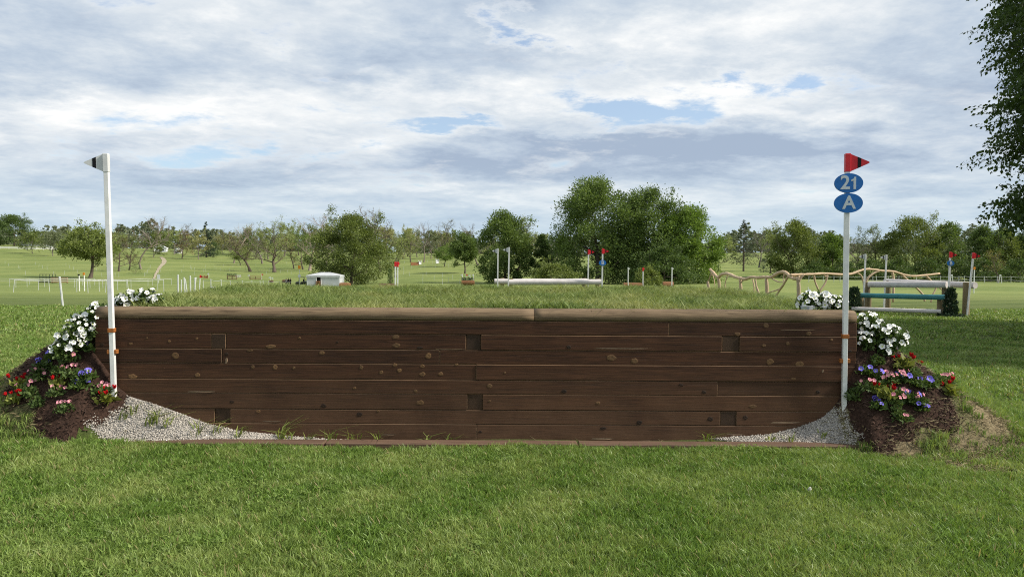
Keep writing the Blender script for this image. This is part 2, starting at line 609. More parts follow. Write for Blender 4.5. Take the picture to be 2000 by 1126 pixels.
M['white_log'] = plain('white_painted_log', (0.60, 0.56, 0.54), 0.7, 0.2, 0.09, 5)
M['teal'] = plain('teal_paint', (0.05, 0.20, 0.215), 0.6, 0.3, 0.10, 6)
M['red'] = plain('red_plastic', (0.60, 0.012, 0.022), 0.4, 0.4, 0.06)
M['black'] = plain('black_tape', (0.008, 0.008, 0.009), 0.6, 0.2, 0.05)
M['flag_white'] = plain('flag_plastic', (0.62, 0.63, 0.62), 0.5, 0.35, 0.06)
M['blue'] = plain('blue_sign', (0.010, 0.145, 0.46), 0.4, 0.4, 0.05)
M['letter'] = plain('sign_lettering', (0.60, 0.64, 0.66), 0.5, 0.3, 0.06)
M['strap'] = plain('orange_brown_strap', (0.36, 0.125, 0.03), 0.6, 0.3, 0.15, 60)
M['rope'] = plain('rope', (0.5, 0.52, 0.48), 0.8, 0.1)
M['orange'] = plain('orange_sign', (0.75, 0.27, 0.02), 0.5, 0.3)
M['tent'] = plain('tent_canvas', (0.50, 0.52, 0.54), 0.7, 0.2, 0.08, 1.0)
M['house'] = plain('house_white', (0.72, 0.73, 0.74), 0.7, 0.2, 0.06, 1.0)
M['roof'] = plain('grey_roof', (0.40, 0.42, 0.45), 0.7, 0.2, 0.1, 1.0)
M['glass_dark'] = plain('window_glass', (0.03, 0.035, 0.04), 0.15, 0.5, 0.05)
M['steel_green'] = plain('dark_green_steel', (0.03, 0.045, 0.03), 0.6, 0.3)
M['vehicle'] = plain('vehicle_green', (0.028, 0.040, 0.026), 0.4, 0.4)
M['tyre'] = plain('tyre', (0.012, 0.012, 0.012), 0.85, 0.2)
M['car_blue'] = plain('car_paint', (0.16, 0.27, 0.42), 0.3, 0.5, 0.03)
M['cloth_dark'] = plain('dark_clothing', (0.018, 0.019, 0.026), 0.9, 0.1)
M['cloth_blue'] = plain('denim', (0.045, 0.060, 0.095), 0.9, 0.1)
M['cloth_grey'] = plain('grey_clothing', (0.20, 0.20, 0.21), 0.9, 0.1)
M['skin'] = plain('skin', (0.42, 0.25, 0.18), 0.6, 0.3)
M['hair'] = plain('hair', (0.03, 0.02, 0.012), 0.7, 0.2)
M['petal_white'] = plain('white_petal', (0.80, 0.80, 0.77), 0.6, 0.2, 0.04, 40)
M['petal_purple'] = plain('violet_petal', (0.19, 0.15, 0.62), 0.6, 0.2, 0.15, 60)
M['petal_pink'] = plain('pink_petal', (0.72, 0.29, 0.36), 0.6, 0.2, 0.12, 60)
M['petal_red'] = plain('crimson_flower', (0.42, 0.006, 0.010), 0.7, 0.1, 0.2, 90)
M['petal_yellow'] = plain('yellow_flower', (0.75, 0.50, 0.02), 0.6, 0.2)
M['throat'] = plain('flower_throat', (0.55, 0.58, 0.22), 0.6, 0.2)
M['pot'] = plain('grey_pot', (0.42, 0.45, 0.47), 0.5, 0.3)
M['stone'] = plain('pale_stone', (0.52, 0.50, 0.46), 0.85, 0.2, 0.15, 60)
M['path'] = plain('dirt_track', (0.36, 0.31, 0.22), 0.95, 0.1, 0.15, 0.4)
M['grass'] = leaf_mat('grass_blade', (0.044, 0.084, 0.013), (0.265, 0.410, 0.084), 0.32, alt=(0.335, 0.415, 0.128), alt_scale=1.6, rough=0.42, dead=True)
M['grass_long'] = leaf_mat('long_grass_blade', (0.045, 0.078, 0.018), (0.275, 0.36, 0.105), 0.30, alt=(0.37, 0.39, 0.15), alt_scale=1.1)
M['straw'] = leaf_mat('dry_straw', (0.14, 0.11, 0.055), (0.40, 0.33, 0.18), 0.15)
M['weed'] = leaf_mat('weed_leaf', (0.12, 0.17, 0.03), (0.34, 0.38, 0.11), 0.3)
M['mulch'] = leaf_mat('mulch_chip', (0.022, 0.012, 0.009), (0.125, 0.075, 0.055), 0.0, rough=0.9)
M['gravel'] = leaf_mat('gravel_stone', (0.19, 0.170, 0.145), (0.66, 0.61, 0.54), 0.0, rough=0.9)


def sheet_mat(name, dark, light, scale, bump=0.02):
    m, n = new_mat(name)
    pos = n.n('ShaderNodeNewGeometry').outputs['Position']
    a = n.noise(pos, scale, 6, 0.7)
    surf(n, n.mix(n.ramp(a, [(0.3, (0, 0, 0)), (0.7, (1, 1, 1))]), rgba(dark), rgba(light)), 0.95, a, 0.8, bump, 0.1)
    return m


M['mulch_base'] = sheet_mat('mulch_base', (0.014, 0.008, 0.006), (0.075, 0.044, 0.032), 45)
M['gravel_base'] = sheet_mat('gravel_base', (0.14, 0.13, 0.12), (0.50, 0.475, 0.45), 90)


def ground_mat():
    m, n = new_mat('lawn')
    pos = n.n('ShaderNodeNewGeometry').outputs['Position']
    sx = n.n('ShaderNodeSeparateXYZ', {0: pos})
    far = n.n('ShaderNodeMapRange', {0: sx.outputs[1], 1: 14.0, 2: 60.0, 3: 0.0, 4: 1.0}).outputs[0]
    a = n.noise(pos, 0.9, 6, 0.65, 0.3)
    b = n.noise(pos, 28.0, 4, 0.7)
    c = n.noise(pos, 0.045, 5, 0.6, 0.5)
    near = n.mix(n.ramp(b, [(0.3, (0, 0, 0)), (0.7, (1, 1, 1))]), (0.030, 0.040, 0.012, 1), (0.085, 0.110, 0.032, 1))
    mid = n.mix(n.ramp(a, [(0.3, (0, 0, 0)), (0.72, (1, 1, 1))]), (0.075, 0.115, 0.028, 1), (0.165, 0.212, 0.060, 1))
    patch = n.ramp(c, [(0.40, (0, 0, 0)), (0.58, (1, 1, 1))])
    mid = n.mix(n.math('MULTIPLY', patch, 0.60), mid, (0.235, 0.262, 0.085, 1))
    # mowing passes over the far slopes
    wv = n.n('ShaderNodeTexWave', {'Vector': n.n('ShaderNodeMapping', {'Vector': pos, 'Rotation': (0, 0, 1.2)}).outputs[0],
                                   'Scale': 0.085, 'Distortion': 7.0, 'Detail': 2.0, 'Detail Scale': 0.12}).outputs['Fac']
    mid = n.mix(n.math('MULTIPLY', wv, 0.34), mid, (0.28, 0.305, 0.10, 1))
    tuft = n.noise(pos, 5.0, 5, 0.75)
    mid = n.mix(n.math('MULTIPLY', n.ramp(tuft, [(0.35, (1, 1, 1)), (0.55, (0, 0, 0))]), 0.35), mid, (0.060, 0.088, 0.024, 1))
    col = n.mix(far, near, mid)
    dry = n.n('ShaderNodeAttribute', attribute_name='dry').outputs['Fac']
    col = n.mix(dry, col, n.mix(n.ramp(b, [(0.3, (0, 0, 0)), (0.7, (1, 1, 1))]), (0.10, 0.075, 0.042, 1), (0.27, 0.22, 0.13, 1)))
    hb = n.math('ADD', n.math('MULTIPLY', tuft, 0.6), n.math('MULTIPLY', b, 0.4))
    surf(n, col, 0.95, hb, 0.5, 0.05, 0.1)
    return m


M['lawn'] = ground_mat()

# ------------------------------------------------------------------ ground sheet
def axis_lines(fine_lo, fine_hi, step, lo, hi, growth=1.09):
    a = list(np.arange(fine_lo, fine_hi + 1e-6, step))
    s = step
    v = a[-1]
    while v < hi:
        s *= growth
        v += s
        a.append(v)
    s = step
    v = a[0]
    pre = []
    while v > lo:
        s *= growth
        v -= s
        pre.append(v)
    return np.array(pre[::-1] + a)


def dry_mask(x, y):
    """worn straw-coloured turf round the right-hand bed, a little round the left"""
    r = ((x - 4.05) / .95) ** 2 + ((y - 6.85) / .95) ** 2
    l = ((x + 4.6) / .62) ** 2 + ((y - 6.9) / .5) ** 2
    k = np.clip(1.6 - r, 0, 1) + .45 * np.clip(1.5 - l, 0, 1)
    return np.clip(k * (0.75 + 0.5 * np.sin(x * 9 + 2) * np.sin(y * 8)), 0, 1)


xs = np.unique(np.concatenate([axis_lines(-5.6, 5.2, 0.06, -3500, 3500, 1.10), [WALL_L - .004, WALL_L + .004, WALL_R - .004, WALL_R + .004]]))
ys = np.unique(np.concatenate([axis_lines(5.95, 8.4, 0.05, -60, 20, 1.06), np.array([6.94, 6.99])]))
ys = ys[ys < 20]
yy = [20.0]
st = 0.5
while yy[-1] < 5500:
    st *= 1.045
    yy.append(yy[-1] + st)
ys = np.concatenate([ys, yy])
X, Y = np.meshgrid(xs, ys)
Z = H(X, Y)
nx, ny = len(xs), len(ys)
ii = np.arange(nx * ny).reshape(ny, nx)
quads = np.stack([ii[:-1, :-1], ii[:-1, 1:], ii[1:, 1:], ii[1:, :-1]], -1).reshape(-1, 4)
gme = np_mesh('ground', np.stack([X, Y, Z], -1).reshape(-1, 3), quads, M['lawn'], smooth=True)
da = gme.attributes.new('dry', 'FLOAT', 'POINT')
da.data.foreach_set('value', dry_mask(X, Y).astype(np.float32).ravel())
kind(link('ground', gme), 'structure')


def bed_mask(x, y):
    """>0 inside the bark mulch at either end of the face"""
    def one(cx, s, ro, ri):
        dx = (x - cx) * s
        rx = np.where(dx > 0, ro, ri)
        ry = np.where(y < 7.0, .52, .50)
        wob = 1 + .10 * np.sin(np.arctan2(y - 7, dx) * 5 + cx) + .05 * np.sin(np.arctan2(y - 7, dx) * 11)
        return 1 - np.sqrt((dx / rx) ** 2 + ((y - 7.0) / ry) ** 2) / wob
    return np.maximum(one(-3.95, -1, .74, .34), one(3.30, 1, .82, .26))


def gravel_mask(x, y):
    front = np.interp(x, [-3.93, -3.3, -2.6, -1.9, -1.2, 1.7, 2.2, 2.7, 3.2, 3.5], [6.60, 6.62, 6.66, 6.74, 6.95, 6.95, 6.76, 6.67, 6.61, 6.60])
    m = np.minimum(y - front, 6.93 - y)
    ends = np.minimum(x + 3.93, 3.45 - x)
    m = np.minimum(m, ends)
    return np.minimum(m, .02 - bed_mask(x, y) * .3)


def sheet(name, mask, x0, x1, y0, y1, step, lift, mat, k):
    gx, gy = np.arange(x0, x1, step), np.arange(y0, y1, step)
    A, B = np.meshgrid(gx, gy)
    mk = mask(A, B)
    zz_ = H(A, B) + np.clip(mk * 8, -1, 1) * lift
    idx = np.arange(A.size).reshape(A.shape)
    q = np.stack([idx[:-1, :-1], idx[:-1, 1:], idx[1:, 1:], idx[1:, :-1]], -1).reshape(-1, 4)
    keep = (mk.ravel()[q] > -0.03).all(1)
    fl = H(A, B).ravel()[q]
    keep &= (fl.max(1) - fl.min(1)) < 0.16
    me = np_mesh(name, np.stack([A, B, zz_], -1).reshape(-1, 3), q[keep], mat, smooth=True)
    return me


# ------------------------------------------------------------------ grass
rng = np.random.default_rng(7)


def blade_tuft(rg, nb, rad, h, wd, lean, bend=0.5, wind=(0.25, 0.0)):
    V, F, A = [], [], []
    for i in range(nb):
        r = rad * math.sqrt(rg.random())
        th = rg.random() * 2 * PI
        bx, by = r * math.cos(th), r * math.sin(th)
        hh = h * (0.55 + 0.6 * rg.random())
        az = rg.random() * 2 * PI
        ln = lean * (0.3 + rg.random())
        dx, dy = math.cos(az) * ln + wind[0] * lean, math.sin(az) * ln + wind[1] * lean
        ww = wd * (0.7 + 0.6 * rg.random()) / 2
        fa = rg.random() * 2 * PI
        sx, sy = math.cos(fa) * ww, math.sin(fa) * ww
        o = len(V)
        m1 = (bx + dx * hh * .35, by + dy * hh * .35, hh * .55)
        tip = (bx + dx * hh * (1 + bend), by + dy * hh * (1 + bend), hh * (1 - .22 * ln))
        V += [(bx - sx, by - sy, -.01), (bx + sx, by + sy, -.01), (m1[0] + sx * .9, m1[1] + sy * .9, m1[2]), (m1[0] - sx * .9, m1[1] - sy * .9, m1[2]),
              (tip[0] + sx * .15, tip[1] + sy * .15, tip[2]), (tip[0] - sx * .15, tip[1] - sy * .15, tip[2])]
        F += [(o, o + 1, o + 2, o + 3), (o + 3, o + 2, o + 4, o + 5)]
        v = rg.random() ** 1.3
        A += [v * .75, min(.95, v * .9 + .12)] if rg.random() > .035 else [.98, .98]
    return V, F, A


def grass_field(name, label_unused, x0, x1, y0, y1, dens, tufts, mat, keep=None, smin=.7, smax=1.25, k='stuff', clump=0.0):
    n = int((x1 - x0) * (y1 - y0) * dens)
    px = rng.uniform(x0, x1, n)
    py = rng.uniform(y0, y1, n)
    sel = np.ones(n, bool) if keep is None else keep(px, py)
    px, py = px[sel], py[sel]
    n = len(px)
    pz = H(px, py)
    rot = np.stack([rng.normal(0, .10, n), rng.normal(0, .10, n), rng.uniform(-1.1, 1.1, n) + PI * (rng.random(n) < .25)], -1)
    big = 1 + clump * (np.sin(px * 2.3 + 1.3 * np.sin(py * 1.9)) * np.sin(py * 2.7 + px * .8) + .6 * np.sin(px * 5.1 + py * 3) * np.sin(py * 6.1 - px * 2))
    s = rng.uniform(smin, smax, n) * big
    sc = np.stack([s, s, s * rng.uniform(.8, 1.15, n)], -1)
    o = scatter(name, tufts, np.stack([px, py, pz], -1), rot, sc, mat, rng)
    return kind(o, k)


def off_beds(x, y):
    return (bed_mask(x, y) < rng.normal(-.03, .05, len(x))) & ~((x > WALL_L - .1) & (x < WALL_R + .1) & (y > 6.56) & (y < 7.03))


def lawn_front(x, y):
    d = dry_mask(x, y)
    return off_beds(x, y) & (rng.random(len(x)) > d * .93) & ~((gravel_mask(x, y) > -.02))


rg = np.random.default_rng(3)
T_short = [blade_tuft(rg, 26, .055, .054, .0056, .52, .35) for _ in range(10)]
T_mid = [blade_tuft(rg, 24, .13, .055, .009, .7) for _ in range(6)]
T_long = [blade_tuft(rg, 24, .09, .105, .0070, .55) for _ in range(8)]
T_far = [blade_tuft(rg, 22, .26, .060, .022, .7) for _ in range(6)]
grass_field('lawn_grass', '', -6.5, 6.5, 2.2, 6.60, 900, T_short, M['grass'], lawn_front, clump=.13)
grass_field('lawn_grass', '', -8.5, WALL_L + .02, 6.58, 9.0, 560, T_short, M['grass'], lawn_front, clump=.13)
grass_field('lawn_grass', '', WALL_R - .02, 8.5, 6.58, 9.0, 560, T_short, M['grass'], lawn_front, clump=.13)


def clover_piece(rg):
    V, F, A = [], [], []
    for i in range(9):
        x, y = rg.normal(0, .055, 2)
        z = rg.uniform(.018, .046)
        r = rg.uniform(.009, .014)
        for k in range(3):
            a = k * 2.09 + rg.random()
            c, s_ = math.cos(a), math.sin(a)
            tl = rg.normal(0, .006)
            o = len(V)
            V += [(x, y, z), (x + r * (c - .6 * s_), y + r * (s_ + .6 * c), z + .003), (x + r * 1.5 * c, y + r * 1.5 * s_, z + tl), (x + r * (c + .6 * s_), y + r * (s_ - .6 * c), z + .003)]
            F.append((o, o + 1, o + 2, o + 3))
            A.append(rg.random())
    return V, F, A


def in_clover(x, y):
    k = np.sin(x * 1.7 + 2.1 * np.sin(y * 1.3 + .5)) * np.sin(y * 2.2 + x * .9 + 1.0) + .5 * np.sin(x * 6 + y * 3) * np.sin(y * 7 - x * 2)
    return lawn_front(x, y) & (k > .72)


M['clover'] = leaf_mat('clover_leaf', (0.075, 0.135, 0.022), (0.25, 0.33, 0.085), 0.3)
grass_field('clover', '', -6.5, 6.5, 2.4, 6.5, 110, [clover_piece(rg) for _ in range(6)], M['clover'], in_clover)


def on_bank(x, y):
    xl = np.interp(y, [6.9, 8, 14], [WALL_L - .05, -4.1, -6.6])
    xr = np.interp(y, [6.9, 8, 14], [WALL_R + .05, 3.7, 5.2])
    return (x > xl) & (x < xr) & ~((bed_mask(x, y) > 0))


grass_field('bank_grass', '', -6.6, 5.2, 7.05, 16.5, 330, T_long, M['grass_long'], on_bank, .60, 1.35, clump=.26)


def mid_lawn(x, y):
    return (np.abs(x) < y * .82 + 1) & ~on_bank(x, y) & off_beds(x, y)


grass_field('lawn_grass', '', -13, 14, 9.0, 16.5, 95, T_mid, M['grass'], mid_lawn, clump=.1)
grass_field('lawn_grass', '', -26, 26, 16.5, 30.0, 26, T_far, M['grass'], mid_lawn, clump=.1)

# ------------------------------------------------------------------ mulch, gravel, straw
kind(link('mulch', sheet('mulch', bed_mask, -5.1, 4.6, 6.2, 7.7, .03, .018, M['mulch_base'], 'stuff')), 'stuff')
kind(link('gravel', sheet('gravel', gravel_mask, -4.05, 3.6, 6.5, 6.98, .025, .010, M['gravel_base'], 'stuff')), 'stuff')


def chip(rg, ln, wd, th):
    l, w2, t = ln / 2 * rg.uniform(.6, 1.3), wd / 2 * rg.uniform(.6, 1.4), th / 2
    c = rg.uniform(-.25, .25) * ln
    v = [(-l, -w2, -t), (l, -w2 * .6, -t), (l, w2 * .6, -t), (-l, w2, -t), (-l, -w2, t), (l, -w2 * .6, t), (l, w2 * .6, t), (-l, w2, t)]
    v = [(a, b + c * (a / l) ** 2 * .4, z) for a, b, z in v]
    f = [(0, 3, 2, 1), (4, 5, 6, 7), (0, 1, 5, 4), (1, 2, 6, 5), (2, 3, 7, 6), (3, 0, 4, 7)]
    return v, f, [rg.random() ** 2] * 6


def pebble(rg, r):
    v = [(a * r * rg.uniform(.6, 1.3), b * r * rg.uniform(.6, 1.3), c * r * rg.uniform(.5, 1.1)) for a in (-1, 1) for b in (-1, 1) for c in (-1, 1)]
    f = [(0, 1, 3, 2), (4, 6, 7, 5), (0, 4, 5, 1), (2, 3, 7, 6), (0, 2, 6, 4), (1, 5, 7, 3)]
    return v, f, [rg.random()] * 6


def loose(name, pieces, mask, n, box, tilt, smin, smax, mat, lift, thr=0.0, jit=.05):
    px = rng.uniform(box[0], box[1], n)
    py = rng.uniform(box[2], box[3], n)
    sel = mask(px, py) > thr + rng.normal(0, jit, n)
    sel &= ~((px > WALL_L - .01) & (px < WALL_R + .01) & (py > 6.88) & (py < 7.04))
    px, py = px[sel], py[sel]
    n = len(px)
    z = H(px, py) + rng.uniform(0, lift, n)
    rot = np.stack([rng.normal(0, tilt, n), rng.normal(0, tilt, n), rng.uniform(0, 2 * PI, n)], -1)
    return kind(scatter(name, pieces, np.stack([px, py, z], -1), rot, rng.uniform(smin, smax, n), mat, rng), 'stuff')


chips = [chip(rg, .050, .007, .005) for _ in range(9)] + [chip(rg, .026, .011, .006) for _ in range(4)]
loose('mulch', chips, bed_mask, 30000, (-5.1, 4.6, 6.25, 7.65), .42, .5, 1.35, M['mulch'], .035)
pebs = [pebble(rg, .0036) for _ in range(10)]
loose('gravel', pebs, gravel_mask, 95000, (-4.0, 3.55, 6.55, 6.93), .9, .5, 1.5, M['gravel'], .016, 0.0, .012)
straws = [chip(rg, .07, .0035, .003) for _ in range(8)]


def straw_mask(x, y):
    return dry_mask(x, y) - .25 - .8 * np.clip(bed_mask(x, y) * 4 - .35, 0, 1)


loose('dry_straw', straws, straw_mask, 40000, (-5.6, 5.3, 5.9, 7.9), .30, .5, 1.4, M['straw'], .03, 0.0, .12)
# clusters of stray chips that have washed over the gravel
loose('mulch', chips, lambda x, y: np.minimum(gravel_mask(x, y) * 6, .2 * np.sin(x * 7.3 + 1) * np.sin(y * 23 + x * 5) - .06), 5000, (-3.9, 3.4, 6.6, 6.9), .2, .35, .8, M['mulch'], .008, 0.02, .03)

# ------------------------------------------------------------------ the timber face
def zpx(py):
    return (865 - py) / 209.0


def xpx(px):
    return (px - 1000) / 209.0


wall = thing('timber_bank_wall', 'long dark brown stacked timber wall holding up the grass bank', 'jump', (0, WALL_Y, 0))
ROWS = [628, 655, 685, 713, 744, 772, 803, 831, 864]
EDGE_L, EDGE_R = 183, 1676
JOINTS = [[1308], [412, 440, 911, 939, 1413, 1446], [432, 859], [930], [1405], [914, 943], [417, 447, 1411, 1442], [932]]
BLOCKS = {(1, 412), (1, 911), (1, 1413), (5, 914), (6, 417), (6, 1411)}
timbers = {}
rw = random.Random(5)
for r in range(8):
    z1, z0 = zpx(ROWS[r]) - .0015, zpx(ROWS[r + 1]) + .0015
    cuts = [EDGE_L] + JOINTS[r] + [EDGE_R]
    for a, b in zip(cuts, cuts[1:]):
        blk = (r, a) in BLOCKS
        x0, x1 = xpx(a) + .002, xpx(b) - .002
        yo = rw.uniform(-.005, .005) + (0.006 if blk else 0)
        cxm = (x0 + x1) / 2
        dz = rw.uniform(-.001, .001)
        b_ = MB().box((x0 - cxm, yo, z0 + dz), (x1 - cxm, .14, z1 + dz), .0045, edge_mi=1)
        o = b_.build('tie_end' if blk else 'timber', [M['timber_end'] if blk else M['timber'], M['timber_worn']], wall, loc=(cxm, 0, 0))
        timbers[r, a] = (o, cxm, yo)
# round weathered cap log in two lengths
for a, b, seed in ((EDGE_L + 2, 1043.2, 1), (1043.4, EDGE_R - 1, 2)):
    x0, x1 = xpx(a), xpx(b)
    cxm = (x0 + x1) / 2
    prof = [(.145, 0.0), (.010, 0.0), (-.004, .022), (-.006, .050), (.004, .080), (.026, .101), (.060, .112), (.10, .114), (.135, .108), (.145, .09)]
    ns = 36
    rl = random.Random(seed)
    V, F = [], []
    for i in range(ns + 1):
        x = x0 + (x1 - x0) * i / ns - cxm
        e = 1.0 - (.03 if i in (0, ns) else 0)
        jy, jz = rl.uniform(-.002, .002), rl.uniform(-.002, .002)
        for (py_, pz_) in prof:
            V.append((x, py_ + jy, zpx(ROWS[0]) + .002 + pz_ * e + (jz if pz_ > .01 else 0)))
    k = len(prof)
    for i in range(ns):
        for j in range(k):
            j2 = (j + 1) % k
            F.append((i * k + j, i * k + j2, (i + 1) * k + j2, (i + 1) * k + j))
    F.append(tuple(range(k)))
    F.append(tuple(ns * k + j for j in range(k)))
    MB().add(V, F).build('cap_log', M['top_log'], wall, smooth=True, loc=(cxm, 0, 0))


def find_timber(px, py):
    r = max(i for i in range(8) if ROWS[i] <= py or i == 0)
    best = None
    for (rr, a), t in timbers.items():
        if rr == r and a <= px and (best is None or a > best[0]):
            best = (a, t)
    return best[1]


def knot_mesh(rx, rz, seed):
    rk = random.Random(seed)
    V, F = [], []
    rings = [(1.0, 0.0), (.80, -.0018), (.42, -.0024), (.0, -.0012)]
    n = 10
    wob = [rk.uniform(.82, 1.15) for _ in range(n)]
    for (s, y) in rings[:-1]:
        for k in range(n):
            an = 2 * PI * k / n
            V.append((rx * s * wob[k] * math.cos(an), y, rz * s * wob[k] * math.sin(an)))
    V.append((0, rings[-1][1], 0))
    for i in range(2):
        for k in range(n):
            F.append((i * n + k, i * n + (k + 1) % n, (i + 1) * n + (k + 1) % n, (i + 1) * n + k))
    for k in range(n):
        F.append((2 * n + k, 2 * n + (k + 1) % n, 3 * n))
    return MB().add(V, F)


# (pixel x, pixel y, width px, height px, dark?)
KNOTS = [(197, 678, 8, 6, 1), (285, 665, 5, 4, 0), (253, 676, 8, 6, 0), (329, 671, 7, 5, 0), (383, 665, 6, 5, 0), (341, 699, 14, 12, 0),
         (527, 680, 20, 8, 0), (487, 688, 13, 6, 0), (584, 663, 6, 5, 0), (658, 671, 5, 4, 1), (628, 692, 11, 8, 0), (441, 695, 8, 6, 1),
         (492, 720, 8, 8, 0), (536, 721, 11, 10, 0), (573, 722, 6, 6, 0), (256, 740, 18, 9, 0), (384, 737, 11, 9, 0), (692, 761, 7, 5, 0),
         (773, 660, 15, 9, 0), (774, 677, 15, 10, 0), (820, 681, 12, 5, 1), (837, 697, 12, 12, 0), (705, 720, 8, 9, 0), (744, 730, 8, 8, 0),
         (771, 715, 9, 7, 0), (780, 726, 9, 8, 0), (825, 717, 9, 8, 0), (825, 733, 12, 9, 0), (861, 732, 11, 8, 0), (892, 714, 8, 5, 0),
         (957, 755, 12, 9, 0), (987, 729, 5, 4, 0), (812, 766, 8, 6, 0), (821, 789, 15, 10, 0), (702, 813, 12, 9, 1), (1103, 765, 11, 7, 1),
         (1170, 788, 9, 6, 0), (1196, 699, 20, 12, 0), (1241, 705, 14, 12, 0), (1112, 678, 10, 8, 1), (1442, 651, 12, 8, 0), (1498, 634, 11, 10, 0),
         (1582, 649, 10, 10, 0), (1494, 673, 8, 6, 0), (1540, 669, 8, 8, 0), (1626, 661, 6, 5, 0), (1507, 705, 15, 13, 0), (1565, 710, 18, 14, 0),
         (1553, 738, 10, 5, 0), (1378, 765, 10, 7, 1), (1474, 793, 16, 8, 0), (1391, 818, 12, 9, 1), (1460, 815, 9, 9, 1), (1252, 826, 11, 9, 1),
         (1602, 764, 8, 7, 1), (1333, 751, 9, 6, 1), (1181, 838, 12, 7, 1), (452, 789, 10, 6, 1), (631, 796, 12, 8, 1), (503, 808, 9, 6, 0),
         (738, 806, 6, 5, 0), (957, 785, 6, 4, 0), (1662, 683, 7, 6, 1), (939, 846, 8, 5, 1)]
for i, (px, py, wpx, hpx, dk) in enumerate(KNOTS):
    o, cxm, yo = find_timber(px, py)
    kb = knot_mesh(wpx / 418.0, hpx / 418.0, i)
    kb.build('knot', M['knot_dark'] if dk else M['knot'], o, loc=(xpx(px) - cxm, yo - .0005, zpx(py)))
# splits where the face has broken away
for px, py, ln, hp in ((393, 769, 58, 3.0), (441, 708, 5, 12), (1220, 680, 120, 2.2), (1560, 642, 70, 2), (1440, 848, 34, 3), (760, 852, 30, 2.5),
                       (1180, 858, 46, 3.5), (1610, 722, 4, 7), (880, 683, 60, 1.5), (530, 827, 40, 2), (1540, 824, 60, 4), (1275, 862, 50, 3)):
    o, cxm, yo = find_timber(px, py)
    l, h = ln / 418.0, hp / 418.0
    V = [(-l, 0, -h), (-l * .3, -.004, -h * 1.1), (l * .5, -.005, -h * .7), (l, 0, 0), (l * .55, -.004, h), (-l * .2, -.005, h * .8), (-l * .9, -.002, h * .4)]
    MB().add(V, [tuple(range(7))]).build('split', M['splinter'], o, loc=(xpx(px) - cxm, yo - .001, zpx(py)))

# edging timbers lying flush in the turf in front of the face
edging = thing('edging_timber', 'low weathered timbers laid flush with the turf before the timber wall', 'timber', (0, 6.62, 0))
for a, b, yoff in ((196, 640, .0), (642, 1128, .012), (1130, 1690, .004)):
    x0, x1 = (a - 1000) / 213., (b - 1000) / 213.
    c = (x0 + x1) / 2
    MB().box((x0 - c, -.03 + yoff, -.12), (x1 - c, .115 + yoff, .050), .010).build('timber', M['edging'], edging, loc=(c, 0, 0))


# ------------------------------------------------------------------ marker flags
def text_mesh(ch, size, depth, offset=0.0):
    cu = bpy.data.curves.new('letter', 'FONT')
    cu.body = ch
    cu.size = size
    cu.extrude = depth
    cu.offset = offset
    cu.align_x = 'CENTER'
    cu.align_y = 'CENTER'
    cu.resolution_u = 3
    tmp = bpy.data.objects.new('letter', cu)
    COL.objects.link(tmp)
    bpy.context.view_layer.update()
    me = bpy.data.meshes.new_from_object(tmp.evaluated_get(bpy.context.evaluated_depsgraph_get()))
    bpy.data.objects.remove(tmp)
    bpy.data.curves.remove(cu)
    return me


